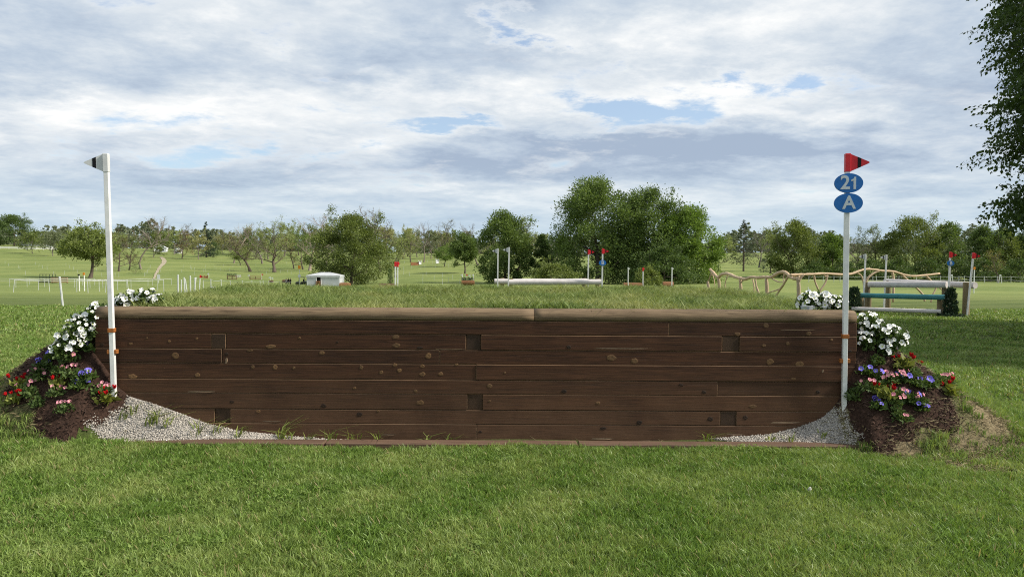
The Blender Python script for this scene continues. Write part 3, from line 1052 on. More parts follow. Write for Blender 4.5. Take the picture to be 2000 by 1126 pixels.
def flag_pole(label, red, base, top, width=.041, signs=(), group=None, straps=(), yaw=0.0, band=True):
    """square pole leaning from base to top, sleeve and pennant at its head"""
    base, top = Vector(base), Vector(top)
    ax = top - base
    hgt = ax.length
    root = thing('flag_pole', label, 'flag', base, 0, group)
    q = Vector((0, 0, 1)).rotation_difference(ax.normalized())
    root.rotation_mode = 'QUATERNION'
    root.rotation_quaternion = q @ Matrix.Rotation(yaw, 3, 'Z').to_quaternion()
    s = width / 2
    k = width / .045
    fh = .185 * k
    MB().box((-s, -s, -.12), (s, s, hgt - fh + .01), .003 * k).build('pole', M['white'], root)
    sd = 1 if red else -1
    pm = M['red'] if red else M['flag_white']
    e = s + .0035 * k
    MB().box((-e, -e, hgt - fh), (e, e, hgt), .004 * k).build('sleeve', pm, root)
    # pennant: a flat tapered blade with a rounded tip
    t = .009 * k
    L = .215 * k
    pts = [(e * .97, hgt - fh + .004 * k), (L * .93, hgt - fh * .56), (L, hgt - fh * .50), (L * .93, hgt - fh * .44), (e * .97, hgt - .004 * k)]
    V = [(sd * x, y, z) for y in (-t, t) for x, z in pts]
    n = len(pts)
    F = [tuple(range(n)), tuple(range(2 * n - 1, n - 1, -1))] + [(i, (i + 1) % n, n + (i + 1) % n, n + i) for i in range(n)]
    fl = MB().add(V, F).build('pennant', pm, root)
    if band:
        x0, x1 = L * .44, L * .60

        def hz(x):
            return fh * .5 * (1 - (x - e * .6) / (L * 1.06 - e * .6))
        zc = hgt - fh * .5
        V = []
        for y in (-t - .0018 * k, t + .0018 * k):
            V += [(sd * x0, y, zc - hz(x0)), (sd * x1, y, zc - hz(x1)), (sd * x1, y, zc + hz(x1)), (sd * x0, y, zc + hz(x0))]
        MB().add(V, [(0, 1, 2, 3), (7, 6, 5, 4), (0, 4, 5, 1), (1, 5, 6, 2), (2, 6, 7, 3), (3, 7, 4, 0)]).build('stripe', M['black'], fl)
    for (txt, zc, rx, rz, size) in signs:
        nseg = 32
        V, F = [], []
        for y in (-s - .026 * k, -s - .009 * k):
            for i in range(nseg):
                an = 2 * PI * i / nseg
                V.append((rx * math.cos(an), y, zc + rz * math.sin(an)))
        F.append(tuple(range(nseg)))
        F.append(tuple(range(2 * nseg - 1, nseg - 1, -1)))
        F += [(i, (i + 1) % nseg, nseg + (i + 1) % nseg, nseg + i) for i in range(nseg)]
        sg = MB().add(V, F).build('sign', M['blue'], root)
        one = txt == '21'
        me = text_mesh('2' if one else txt, size, .0012 * k, .0042 * k)
        me.materials.append(M['letter'])
        lt = link('lettering', me, sg, ((.004 if len(txt) == 1 else -.036) * k, -s - .0285 * k, zc))
        lt.rotation_euler = (PI / 2, 0, 0)
        if one:
            pl = [(.036, -.061), (.060, -.061), (.060, .061), (.044, .061), (.036, .042), (.014, .034), (.014, .018), (.036, .022)]
            V = [(x * k, y, z * k) for y in (-.0012, .0012) for x, z in pl]
            n = len(pl)
            F = [tuple(range(n)), tuple(range(2 * n - 1, n - 1, -1))] + [(i, (i + 1) % n, n + (i + 1) % n, n + i) for i in range(n)]
            MB().add(V, F).build('lettering', M['letter'], sg, loc=(.008 * k, -s - .0285 * k, zc))
    for (zs, style) in straps:
        if style == 'full':
            MB().box((-s - .009, -s - .006, zs - .019), (s + .009, s + .004, zs + .019), .003).build('strap', M['strap'], root)
        else:
            for q_ in (-1, 1):
                x0 = q_ * (s + .010)
                MB().box((x0 - .014, -s + .002, zs - .019), (x0 + .014, s + .006, zs + .019), .003).build('strap', M['strap'], root)
    return root


LP0, LP1 = P(223, 782, 6.835), P(207, 300, 6.78)
RP0, RP1 = P(1648.5, 787, 6.835), P(1655.5, 300, 6.80)


def pole_z(p0, p1, py, d=6.83):
    h = P(p0, py, d).z
    return h


def along(b, t, px, py):
    return (P(px, py, b.y).z - b.z) * (t - b).length / (t.z - b.z)


flag_pole('white pennant on a tall white pole strapped to the timber wall', False, LP0, LP1,
          straps=((along(LP0, LP1, 219, 644), 'full'), (along(LP0, LP1, 221, 686), 'ears')), yaw=.10)
flag_pole('red pennant on white pole with blue oval signs 21 and A', True, RP0, RP1,
          signs=(('21', along(RP0, RP1, 1655, 359), .1265, .089, .175), ('A', along(RP0, RP1, 1655, 397.5), .1265, .089, .165)),
          straps=((along(RP0, RP1, 1651, 656), 'full'), (along(RP0, RP1, 1650, 704), 'ears')), yaw=-.10)


# ------------------------------------------------------------------ flowers
def leaf_cloud(rg, centers, size, aspect=.5, up=.3, outward=None, fold=0.0, jitter=.35):
    """one diamond-shaped leaf (a folded quad) at each centre; returns verts, quads, var"""
    c = np.asarray(centers, float)
    n = len(c)
    a = rg.normal(size=(n, 3))
    if outward is not None:
        a = a * .55 + outward
    a[:, 2] += up * rg.random(n)
    a /= np.linalg.norm(a, axis=1)[:, None] + 1e-9
    r = rg.normal(size=(n, 3))
    b = np.cross(a, r)
    b /= np.linalg.norm(b, axis=1)[:, None] + 1e-9
    s = size * (1 - jitter + 2 * jitter * rg.random(n))[:, None]
    nn = np.cross(a, b)
    V = np.stack([c - a * s * .5, c + b * s * aspect * .5 + nn * s * fold, c + a * s * .5, c - b * s * aspect * .5 + nn * s * fold], 1).reshape(-1, 3)
    F = np.arange(4 * n).reshape(n, 4)
    return V, F, rg.random(n)


M['petunia_leaf'] = leaf_mat('petunia_leaf', (0.030, 0.060, 0.014), (0.135, 0.20, 0.050), 0.25)
M['bedding_leaf'] = leaf_mat('bedding_leaf', (0.040, 0.075, 0.020), (0.15, 0.21, 0.065), 0.25)
M['lime_leaf'] = leaf_mat('lime_leaf', (0.13, 0.15, 0.03), (0.30, 0.33, 0.08), 0.3)


def petunia_flower(r, depth, mat, name):
    V, F, Mi = [(0, 0, -depth)], [], []
    n = 10
    for ring, (s, z) in enumerate(((.28, -depth * .45), (.62, -depth * .12), (1.0, 0.0))):
        for k in range(n):
            an = 2 * PI * k / n
            rr = s * r * (1.0 if k % 2 == 0 else (.80 if ring == 2 else .94))
            V.append((rr * math.cos(an), rr * math.sin(an), z + (r * .16 * (1 if k % 2 else -1) if ring == 2 else 0)))
    for k in range(n):
        F.append((0, 1 + k, 1 + (k + 1) % n))
        Mi.append(1)
    for ring in range(2):
        for k in range(n):
            o = 1 + ring * n
            F.append((o + k, o + n + k, o + n + (k + 1) % n, o + (k + 1) % n))
            Mi.append(0)
    me = bpy.data.meshes.new(name)
    me.from_pydata(V, [], F)
    me.materials.append(mat)
    me.materials.append(M['throat'])
    me.polygons.foreach_set('material_index', Mi)
    me.polygons.foreach_set('use_smooth', [True] * len(F))
    me.update()
    return me


def plume_mesh(r, mat, name, seed):
    rk = random.Random(seed)
    b = MB()
    for i in range(9):
        a = rk.uniform(0, 2 * PI)
        t = rk.uniform(.0, .75)
        d = Vector((math.cos(a) * t, math.sin(a) * t, 1)).normalized()
        b.tube([d * r * .1, d * r * .9, d * r * rk.uniform(1.5, 2.1)], [r * .42, r * .40, r * .08], 5)
    me = bpy.data.meshes.new(name)
    me.from_pydata(b.v, [], b.f)
    me.materials.append(mat)
    me.update()
    return me


FL_WHITE = petunia_flower(.030, .022, M['petal_white'], 'white_flower')
FL_PURPLE = petunia_flower(.030, .020, M['petal_purple'], 'violet_flower')
FL_PINK = petunia_flower(.016, .014, M['petal_pink'], 'pink_flower')
FL_RED = [plume_mesh(.016, M['petal_red'], 'red_plume', s) for s in (1, 2)]
FL_YEL = petunia_flower(.05, .03, M['petal_yellow'], 'yellow_flower')


def put_flower(me, parent, pos, facing, sc, rd):
    o = link('flower', me, parent, pos)
    q = Vector((0, 0, 1)).rotation_difference(Vector(facing).normalized())
    o.rotation_mode = 'QUATERNION'
    o.rotation_quaternion = q @ Matrix.Rotation(rd.uniform(0, 6.28), 3, 'Z').to_quaternion()
    o.scale = (sc, sc, sc)
    return o


def petunia_clump(label, blobs, nflow, seed, pot=None):
    """blobs: list of (world point, radius) that together form the clump"""
    rg_ = np.random.default_rng(seed)
    rd = random.Random(seed)
    base = Vector(blobs[0][0])
    base.z = gz(base.x, base.y)
    root = thing('white_petunia', label, 'flowers', base)
    C, Od = [], []
    for (c, r) in blobs:
        n = int(5200 * r * r / .03 * .17)
        d = rg_.normal(size=(n, 3))
        d /= np.linalg.norm(d, axis=1)[:, None]
        rr = r * (.35 + .65 * rg_.random(n)) * (1 + .18 * rg_.normal(size=n))
        p = np.array(c) + d * rr[:, None] * np.array([1, 1, .85])
        keep = p[:, 2] > H(p[:, 0], p[:, 1]) - .01
        C.append(p[keep])
        Od.append(d[keep])
    C, Od = np.concatenate(C), np.concatenate(Od)
    V, F, A = leaf_cloud(rg_, C - np.array(base), .042, .55, .3, Od, .12)
    link('foliage', np_mesh('foliage', V, F, M['petunia_leaf'], A), root)
    tot = sum(r * r for _, r in blobs)
    for (c, r) in blobs:
        k = int(round(nflow * r * r / tot))
        for i in range(k):
            for _ in range(20):
                d = Vector((rd.gauss(0, 1), rd.gauss(-.35, .8), rd.gauss(.35, .8))).normalized()
                p = Vector(c) + d * r * rd.uniform(.92, 1.12)
                if p.z > gz(p.x, p.y) + .01 and d.z > -.45 and d.y < .8:
                    break
            f = d + Vector((rd.gauss(0, .3), -.35 + rd.gauss(0, .25), .25 + rd.gauss(0, .2)))
            put_flower(FL_WHITE, root, p - base, f, rd.uniform(.55, 1.12), rd)
    if pot is not None:
        p = Vector(pot) - base
        MB().tube([(p.x, p.y, p.z - .06), (p.x, p.y, p.z + .05)], [.045, .06], 14).build('pot', M['pot'], root, smooth=False)
    return root


petunia_clump('white petunias spilling on the turf right behind the cap log beside the white pennant pole',
              [(P(252, 590, 7.22), .115), (P(282, 586, 7.25), .125), (P(304, 592, 7.22), .085), (P(232, 592, 7.2), .075)], 62, 11)
petunia_clump('white petunias tumbling down the mulch end beside the white pennant pole',
              [(P(174, 626, 6.94), .12), (P(158, 646, 6.86), .135), (P(138, 664, 6.80), .12), (P(122, 683, 6.75), .10), (P(192, 606, 7.12), .085)], 92, 12)
petunia_clump('white petunias in a grey pot right behind the cap log beside the signed pole',
              [(P(1580, 592, 7.25), .115), (P(1606, 592, 7.25), .125), (P(1634, 596, 7.22), .10)], 84, 13, pot=P(1576, 607, 7.15))
petunia_clump('white petunias heaped on the mulch at the wall end beside the signed pole',
              [(P(1694, 636, 7.1), .13), (P(1720, 652, 7.0), .135), (P(1748, 662, 6.98), .12), (P(1690, 668, 6.98), .10), (P(1730, 678, 6.95), .09)], 92, 14)


def bedding(px, py, kind_, seed, side):
    p = ground(px, py + 6, 5.6, 9.0)
    rd = random.Random(seed)
    rg_ = np.random.default_rng(seed)
    pole = 'white pennant pole' if side == 'L' else 'signed pole'
    spec = {'violet': ('violet_petunia', 'small violet petunia in the bark mulch beside the %s', 'petunia_leaf', .085, .065, 190, .045),
            'pink': ('pink_bedding_plant', 'small pink-flowered bedding plant in the bark mulch beside the %s', 'bedding_leaf', .095, .080, 240, .034),
            'red': ('red_celosia', 'lime-leaved bedding plant with red plumes in the bark mulch beside the %s', 'lime_leaf', .085, .085, 75, .075),
            'green': ('leafy_bedding_plant', 'green bedding plant without flowers in the bark mulch beside the %s', 'bedding_leaf', .080, .09, 240, .036)}[kind_]
    name, lab, lm, rad, hgt, nl, ls = spec
    root = thing(name, lab % pole, 'plant', p, 0, '%s bedding plants by the %s' % (kind_, pole))
    root.scale = (rd.uniform(.95, 1.22),) * 3
    d = rg_.normal(size=(nl, 3))
    d /= np.linalg.norm(d, axis=1)[:, None]
    d[:, 2] = np.abs(d[:, 2])
    c = d * (rg_.random(nl) ** .5)[:, None] * np.array([rad, rad, hgt])
    V, F, A = leaf_cloud(rg_, c, ls, .45, .4, d, .10)
    link('foliage', np_mesh('foliage', V, F, M[lm], A), root)
    nf = {'violet': rd.choice((2, 3, 4)), 'pink': rd.choice((5, 6, 8)), 'red': rd.choice((3, 4, 5)), 'green': 0}[kind_]
    for i in range(nf):
        a = rd.uniform(0, 2 * PI)
        rr = rad * rd.uniform(.25, .95)
        pos = Vector((rr * math.cos(a), rr * math.sin(a) - .02, hgt * rd.uniform(.75, 1.25)))
        f = (pos.x * 6 + rd.gauss(0, .3), -.7 + rd.gauss(0, .3), .55)
        if kind_ == 'violet':
            put_flower(FL_PURPLE, root, pos, f, rd.uniform(.75, 1.05), rd)
        elif kind_ == 'pink':
            put_flower(FL_PINK, root, pos, f, rd.uniform(.8, 1.3), rd)
        else:
            put_flower(rd.choice(FL_RED), root, pos, (pos.x * 4, pos.y * 4 - .2, 1), rd.uniform(.8, 1.25), rd)


BED = {'L': {'violet': [(175, 677), (108, 693), (91, 709), (167, 733), (155, 752)],
             'pink': [(139, 700), (76, 735), (54, 756), (112, 765), (128, 797), (199, 762), (141, 730)],
             'red': [(42, 751), (115, 748), (30, 780), (208, 778)],
             'green': [(118, 724), (75, 786), (83, 718), (60, 768)]},
       'R': {'violet': [(1690, 723), (1708, 730), (1768, 738), (1790, 747), (1809, 749), (1817, 708), (1715, 791), (1799, 794), (1783, 780)],
             'pink': [(1736, 740), (1753, 736), (1720, 748), (1688, 754), (1753, 770), (1743, 782), (1760, 815), (1845, 744), (1796, 783)],
             'red': [(1793, 677), (1795, 699), (1761, 711), (1715, 764), (1730, 768), (1850, 762)],
             'green': [(1711, 705), (1667, 774), (1749, 803), (1780, 728), (1828, 742)]}}
sd = 100
for side, kinds in BED.items():
    for kd, lst in kinds.items():
        for (px, py) in lst:
            bedding(px, py, kd, sd, side)
            sd += 1

# coarse grass weeds sprouting from the gravel along the foot of the face
rgw = np.random.default_rng(44)
for i, (px, py, nb, hh) in enumerate([(238, 786, 5, .07), (292, 800, 6, .10), (322, 812, 9, .13), (300, 808, 7, .15), (385, 835, 7, .12), (420, 842, 8, .12), (466, 852, 9, .09), (548, 858, 12, .16),
                                      (566, 860, 9, .10), (600, 861, 7, .09), (645, 861, 10, .14), (690, 862, 9, .12), (735, 862, 6, .12), (836, 862, 5, .08),
                                      (880, 863, 7, .07), (1385, 860, 10, .10), (1540, 838, 9, .06), (1505, 846, 8, .05), (1607, 820, 7, .05), (262, 845, 6, .10), (305, 850, 5, .08)]):
    d = 6.80 if py > 840 else 6.76
    p = P(px, py, d)
    V, F, A = blade_tuft(rgw, nb + 4, .045, hh * 1.35, .011, .75, .7)
    p.z = gz(p.x, p.y)
    o = link('grass_weed', np_mesh('grass_weed', V, F, M['weed'], A), None, p)
    tag(o, 'coarse grass weed sprouting from the pale gravel at the foot of the timber wall', 'weed', 'weeds in the gravel')
st = MB()
rs = random.Random(3)
st.tube([(0, 0, -.01), (0, 0, .008), (.004, 0, .022), (.004, .002, .030)], [.012, .016, .012, .004], 8)
o = st.build('stone', M['stone'], None, True, P(1581, 960, 1.67 * FPX / 450))
o.location.z = gz(o.location.x, o.location.y) + .032
tag(o, 'small pale stone lying on the mown lawn', 'stone')


# ------------------------------------------------------------------ trees
def grow(rd, hgt, r0, clear=.25, spread=.38, n1=10, n2=5, n3=4, rise=.55, wander=.16, shape='round', lean=(0, 0), twig_r=.02):
    """a limbed skeleton; returns tube list [(pts, radii, sides)] and twig points [(p, dir)]"""
    tubes, tips = [], []

    def poly(p, d, ln, r, r1, k, up):
        pts, rr = [p.copy()], [r]
        d = d.normalized()
        for i in range(k):
            d = (d + Vector((rd.gauss(0, wander), rd.gauss(0, wander), rd.gauss(0, wander) + up / k))).normalized()
            p = p + d * (ln / k)
            pts.append(p.copy())
            rr.append(r + (r1 - r) * (i + 1) / k)
        return pts, rr, d
    tp, tr, _ = poly(Vector((0, 0, 0)), Vector((lean[0], lean[1], 1)), hgt * .9, r0, r0 * .12, 7, .35)
    tr[0] = r0 * 1.35
    tubes.append((tp, tr, 7))

    def lerp(pts, rr, f):
        x = f * (len(pts) - 1)
        i = min(int(x), len(pts) - 2)
        t = x - i
        return pts[i].lerp(pts[i + 1], t), rr[i] + (rr[i + 1] - rr[i]) * t
    ga = rd.uniform(0, 6)
    for i in range(n1):
        f = clear + (1 - clear) * (i + rd.random() * .8) / n1
        p, r = lerp(tp, tr, f)
        g = (f - clear) / (1 - clear)
        if shape == 'round':
            k = max(.25, math.sqrt(max(0, 1 - (g * 1.25 - .45) ** 2)))
        elif shape == 'vase':
            k = .55 + .55 * (1 - g)
        else:
            k = 1.08 - g
        ga += 2.4 + rd.gauss(0, .3)
        el = rise * (.35 + g * .9)
        d1 = Vector((math.cos(ga), math.sin(ga), el))
        l1 = hgt * spread * k * rd.uniform(.8, 1.15)
        p1, q1, e1 = poly(p, d1, l1, min(r * .62, r0 * .45), twig_r * 1.6, 5, .45)
        tubes.append((p1, q1, 5))
        for j in range(n2):
            f2 = .25 + .75 * (j + rd.random()) / n2
            a, ra = lerp(p1, q1, f2)
            d2 = (e1 + Vector((rd.gauss(0, .7), rd.gauss(0, .7), rd.gauss(.15, .5)))).normalized()
            p2, q2, e2 = poly(a, d2, l1 * rd.uniform(.32, .6), ra * .6, twig_r, 3, .3)
            tubes.append((p2, q2, 4))
            for m in range(n3):
                b, rb = lerp(p2, q2, .2 + .8 * rd.random())
                d3 = (e2 + Vector((rd.gauss(0, .7), rd.gauss(0, .7), rd.gauss(.1, .5)))).normalized()
                p3, q3, e3 = poly(b, d3, l1 * rd.uniform(.14, .34), max(twig_r * .8, rb * .5), twig_r * .5, 2, .2)
                tubes.append((p3, q3, 3))
                tips.append((p3[1], e3))
                tips.append((p3[2], e3))
            tips.append((p2[-1], e2))
    return tubes, tips


def tubes_mesh(tubes, mat, name='trunk'):
    b = MB()
    for pts, rr, n in tubes:
        b.tube(pts, rr, n, cap=False)
    me = bpy.data.meshes.new(name)
    me.from_pydata(b.v, [], b.f)
    me.materials.append(mat)
    me.polygons.foreach_set('use_smooth', [True] * len(me.polygons))
    me.update()
    return me


LEAF = {}


def leafm(key, dark, light, trans=.28):
    LEAF[key] = leaf_mat('foliage_' + key, dark, light, trans)


leafm('dark', (0.032, 0.060, 0.017), (0.140, 0.205, 0.058))
leafm('mid', (0.044, 0.080, 0.020), (0.195, 0.268, 0.074))
leafm('olive', (0.062, 0.090, 0.020), (0.235, 0.285, 0.076))
leafm('bright', (0.056, 0.105, 0.018), (0.220, 0.320, 0.062))
leafm('pale', (0.12, 0.155, 0.05), (0.36, 0.41, 0.155), .35)
leafm('bud', (0.18, 0.18, 0.075), (0.43, 0.43, 0.20), .35)
leafm('rust', (0.10, 0.062, 0.030), (0.24, 0.165, 0.085))
leafm('needle', (0.014, 0.030, 0.016), (0.050, 0.085, 0.042), .1)
leafm('grey', (0.09, 0.115, 0.058), (0.25, 0.285, 0.155))
leafm('far', (0.11, 0.135, 0.09), (0.27, 0.305, 0.205))  # distant wood: haze is put into the colour as a paler, greyer green
leafm('yellow', (0.14, 0.135, 0.030), (0.34, 0.30, 0.085))


def crown_points(rg_, n, rx, ry, rz, cz, nclump, flat=.0, edge=.5, sig=.26, full=False):
    """leaf centres gathered in uneven clumps through an ellipsoid, or (full) a body leafy to the ground"""
    d = rg_.normal(size=(nclump, 3))
    d /= np.linalg.norm(d, axis=1)[:, None]
    if full:
        t = (np.arange(nclump) + rg_.random(nclump)) / nclump
        pr = np.interp(t, [0, .15, .45, .75, .92, 1], [.80, .98, 1.0, .74, .40, .12])
        an = rg_.uniform(0, 2 * PI, nclump)
        rr = pr * (.35 + .65 * rg_.random(nclump) ** .5) * (1 + .10 * rg_.normal(size=nclump)) * (1 - sig * .6)
        cc = np.stack([rr * np.cos(an) * rx, rr * np.sin(an) * ry, (t * 1.9 - .95) * rz * (1 - sig * .35)], -1)
        d = np.stack([np.cos(an) * .8, np.sin(an) * .8, t - .2], -1)
    else:
        low = d[:, 2] < -.35
        d[low, 2] *= .6
        rr = (edge + (1 - edge) * rg_.random(nclump) ** .6) * (1 + .12 * rg_.normal(size=nclump))
        cc = d * rr[:, None] * np.array([rx, ry, rz]) * (1 - sig * .6)
    wts = rg_.random(nclump) + .45
    pick = rg_.choice(nclump, n, p=wts / wts.sum())
    sg = sig * (0.6 + .7 * rg_.random(nclump))[pick][:, None] * np.array([rx, ry, min(rz, rx * 1.15) * .85])
    o = rg_.normal(size=(n, 3))
    o /= np.linalg.norm(o, axis=1)[:, None]
    off = o * (rg_.random(n) ** .45 * (1 + .12 * rg_.normal(size=n)))[:, None] * sg
    p = cc[pick] + off
    p[:, 2] += cz
    out = o + .6 * d[pick]
    return p, out


def make_tree(seed, hgt, wid, leaf, style='dense', bark='bark', base_clear=.12, leaf_n=5000, leaf_s=None, lean=(0, 0), trunk=None):
    """meshes (trunk, crown) of one tree; crown None when bare"""
    rd = random.Random(seed)
    rg_ = np.random.default_rng(seed)
    tr = trunk or hgt * .020
    if style == 'dense':
        tubes, tips = grow(rd, hgt * .88, tr, base_clear + .05, wid / hgt * .40, 9, 3, 2, .7, lean=lean, twig_r=hgt * .0016)
        cz = hgt * (base_clear + (1 - base_clear) / 2)
        rz = hgt * (1 - base_clear) / 2
        pts, out = crown_points(rg_, int(leaf_n * 1.8), wid / 2, wid / 2, rz, cz, 74, full=base_clear < .04)
        pts2 = np.array([t[0] for t in tips])
        k = leaf_n // 5
        pts2 = pts2[rg_.integers(0, len(pts2), k)] + rg_.normal(size=(k, 3)) * hgt * .03
        pts = np.concatenate([pts, pts2])
        out = np.concatenate([out, rg_.normal(size=(k, 3))])
        s = (leaf_s or hgt * .030) * 1.12
    elif style == 'airy':
        tubes, tips = grow(rd, hgt, tr, base_clear, wid / hgt * .50, 12, 6, 4, .75, lean=lean, twig_r=hgt * .0017)
        pts2 = np.array([t[0] for t in tips])
        pts = pts2[rg_.integers(0, len(pts2), leaf_n)] + rg_.normal(size=(leaf_n, 3)) * hgt * .022
        out = rg_.normal(size=(leaf_n, 3))
        s = leaf_s or hgt * .020
    elif style == 'bare':
        tubes, tips = grow(rd, hgt, tr, base_clear, wid / hgt * .52, 12, 6, 5, .8, wander=.2, lean=lean, twig_r=hgt * .0021)
        pts = None
        if leaf_n:
            pts2 = np.array([t[0] for t in tips])
            pts = pts2[rg_.integers(0, len(pts2), leaf_n)] + rg_.normal(size=(leaf_n, 3)) * hgt * .025
            out = rg_.normal(size=(leaf_n, 3))
        s = leaf_s or hgt * .014
    elif style == 'conifer':
        tubes = [([Vector((0, 0, 0)), Vector((0, 0, hgt * .5)), Vector((0, 0, hgt * .98))], [tr, tr * .6, tr * .1], 7)]
        P_, O_ = [], []
        nb = 110
        for i in range(nb):
            f = (i + rd.random()) / nb
            z = hgt * (base_clear + (1 - base_clear) * f)
            ln = wid / 2 * (1 - f) ** .85 * rd.uniform(.75, 1.1) + .02 * hgt
            az = rd.uniform(0, 2 * PI)
            a = Vector((0, 0, z))
            b_ = a + Vector((math.cos(az), math.sin(az), -.12)) * ln * .6
            c_ = a + Vector((math.cos(az) * ln, math.sin(az) * ln, -.04 * ln))
            tubes.append(([a, b_, c_], [tr * .16, tr * .1, tr * .04], 3))
            for k in range(max(6, int(leaf_n / nb * (1.5 - f)))):
                t = rd.random() ** .7
                q = a.lerp(c_, t) + Vector((rd.gauss(0, .06), rd.gauss(0, .06), rd.gauss(-.05, .05))) * wid * .42 * (1 - f + .15)
                P_.append(q)
                O_.append((math.cos(az), math.sin(az), -.25))
        pts, out = np.array(P_), np.array(O_, float)
        s = leaf_s or hgt * .028
    me_t = tubes_mesh(tubes, M[bark])
    me_c = None
    if style != 'bare' or leaf_n:
        V, F, A = leaf_cloud(rg_, pts, s, .55 if style != 'conifer' else .3, .2, out, .08)
        me_c = np_mesh('crown', V, F, LEAF[leaf], A)
    return me_t, me_c


def plant_tree(label, base, meshes, group=None, rz=0.0, sc=1.0, name='tree', cat='tree'):
    o = thing(name, label, cat, Vector(base) - Vector((0, 0, .15)), rz, group)
    o.scale = (sc, sc, sc) if not hasattr(sc, '__len__') else sc
    link('trunk', meshes[0], o)
    if meshes[1] is not None:
        link('crown', meshes[1], o)
    return o


def tree_px(label, px, top, d, wpx, leaf, style='dense', seed=1, **kw):
    """tree whose crown spans wpx pixels and whose top shows at pixel row `top`, standing at depth d"""
    b = at(px, d)
    hgt = P(px, top, d).z - b.z
    wid = wpx * d / FPX * (1.16 if style == 'dense' else 1.0)
    g = kw.pop('group', None)
    nm = kw.pop('name', 'tree')
    return plant_tree(label, b, make_tree(seed, hgt, wid, leaf, style, **kw), g, 0, 1.0, nm)


T = tree_px
# --- left slope
T('big round dark green tree beside the white rail fence on the hill', 28, 418, 470, 74, 'dark', seed=1, leaf_n=8000, base_clear=.02)
for i, (px, top, w_) in enumerate([(-20, 445, 60), (66, 456, 40), (88, 450, 46), (112, 452, 46), (128, 448, 40)]):
    T('hazy grey-green tree in the row behind the white rail fence', px, top, 520 + 8 * i, w_, 'grey', seed=10 + i, leaf_n=3500, base_clear=.03, group='tree row behind the white rail fence')
T('spreading yellow-green tree with a dark forked trunk alone on the left slope', 176, 432, 180, 92, 'olive', seed=21, leaf_n=5200, base_clear=.16, trunk=.42, leaf_s=.42)
T('half-bare tree with thin reddish foliage near the dirt track', 232, 452, 230, 56, 'rust', 'bare', seed=22, leaf_n=1900, base_clear=.12)
T('small pale green tree beside the reddish one near the dirt track', 252, 462, 240, 46, 'olive', 'airy', seed=23, leaf_n=2600, base_clear=.10)
T('dead leafless tree with a tall pale trunk near the dirt track', 275, 418, 250, 62, 'bud', 'bare', seed=24, leaf_n=0, base_clear=.45, bark='bark_pale', trunk=.34)
T('low round green bush beside the dirt track', 264, 518, 215, 30, 'mid', seed=25, leaf_n=1400, base_clear=-.1, name='bush')
T('dark green tree shading the white house', 319, 450, 450, 38, 'dark', seed=26, leaf_n=3500, base_clear=.05)
T('leafless grey tree rising behind the white house', 328, 437, 470, 30, 'bud', 'bare', seed=27, leaf_n=0, bark='bark_grey')
T('reddish brown budding tree between white house and spruce', 356, 454, 370, 38, 'rust', 'airy', seed=28, leaf_n=3000, base_clear=.06)
T('grey half-leafed tree close behind the spruce', 377, 438, 430, 34, 'grey', 'bare', seed=29, leaf_n=500, bark='bark_grey')
T('dark green pointed spruce on the slope crest', 403, 432, 385, 42, 'needle', 'conifer', seed=30, leaf_n=5500, base_clear=.05, name='conifer')
T('smaller dark tree at the right foot of the spruce', 417, 470, 400, 26, 'dark', seed=31, leaf_n=2200, base_clear=.02)
# --- the parkland middle
T('broken white-limbed tree with green ivy growth', 457, 436, 330, 48, 'bright', 'bare', seed=32, leaf_n=900, bark='bark_pale', base_clear=.2)
T('rounded dark green tree showing above the budding park trees', 484, 444, 420, 30, 'dark', seed=33, leaf_n=2500, base_clear=.1)
T('low bright green tree under the broken white-limbed tree', 470, 478, 310, 42, 'olive', seed=34, leaf_n=2600, base_clear=.05)
T('budding park tree with a dark upright trunk behind a rail jump', 489, 448, 262, 58, 'bud', 'bare', seed=35, leaf_n=1500, base_clear=.22, trunk=.45)
T('broad budding park tree with an ivy-footed trunk', 536, 446, 262, 92, 'pale', 'airy', seed=36, leaf_n=3000, base_clear=.20, trunk=.60)
T('leafless grey tree between the two budding park trees', 512, 440, 330, 46, 'bud', 'bare', seed=37, leaf_n=300, bark='bark_grey')
T('pale brown budding tree beside the sycamore', 574, 462, 290, 34, 'rust', 'airy', seed=38, leaf_n=1500, base_clear=.08)
T('tall bare-crowned sycamore with a white trunk left of the tent', 605, 420, 272, 72, 'bud', 'bare', seed=39, leaf_n=300, bark='bark_pale', base_clear=.30, trunk=.5)
T('green leafy tree standing in front of the sycamore', 592, 452, 282, 54, 'bright', 'airy', seed=40, leaf_n=3200, base_clear=.14)
T('leafless tree between the sycamore and the willow-like bush', 638, 436, 300, 46, 'bud', 'bare', seed=41, leaf_n=200, bark='bark_grey')
T('dense feathery olive-green bush tree overhanging the white tent', 687, 418, 153, 156, 'olive', seed=42, leaf_n=21000, base_clear=-.02, leaf_s=.30, trunk=.30)
T('tall leafless grey tree rising behind the feathery bush tree', 712, 408, 230, 74, 'bud', 'bare', seed=43, leaf_n=250, bark='bark_grey', base_clear=.2)
T('brownish leafless tree right behind the feathery bush tree', 742, 430, 235, 72, 'rust', 'bare', seed=44, leaf_n=700, base_clear=.15)
T('pale green tree with an ivy-wrapped trunk beside red-capped poles', 772, 448, 190, 50, 'pale', 'airy', seed=45, leaf_n=2600, base_clear=.22)
T('dark round green tree top among the budding trees', 796, 444, 420, 26, 'mid', seed=46, leaf_n=2000, base_clear=.1)
T('slim pale green tree behind the rust-orange ramp jump', 802, 452, 300, 40, 'pale', 'airy', seed=47, leaf_n=2600, base_clear=.12)
T('leafless tree with a leaning dark trunk near the rust-orange ramp jump', 828, 446, 292, 54, 'grey', 'bare', seed=48, leaf_n=250, bark='bark_grey', base_clear=.28, lean=(.22, 0))
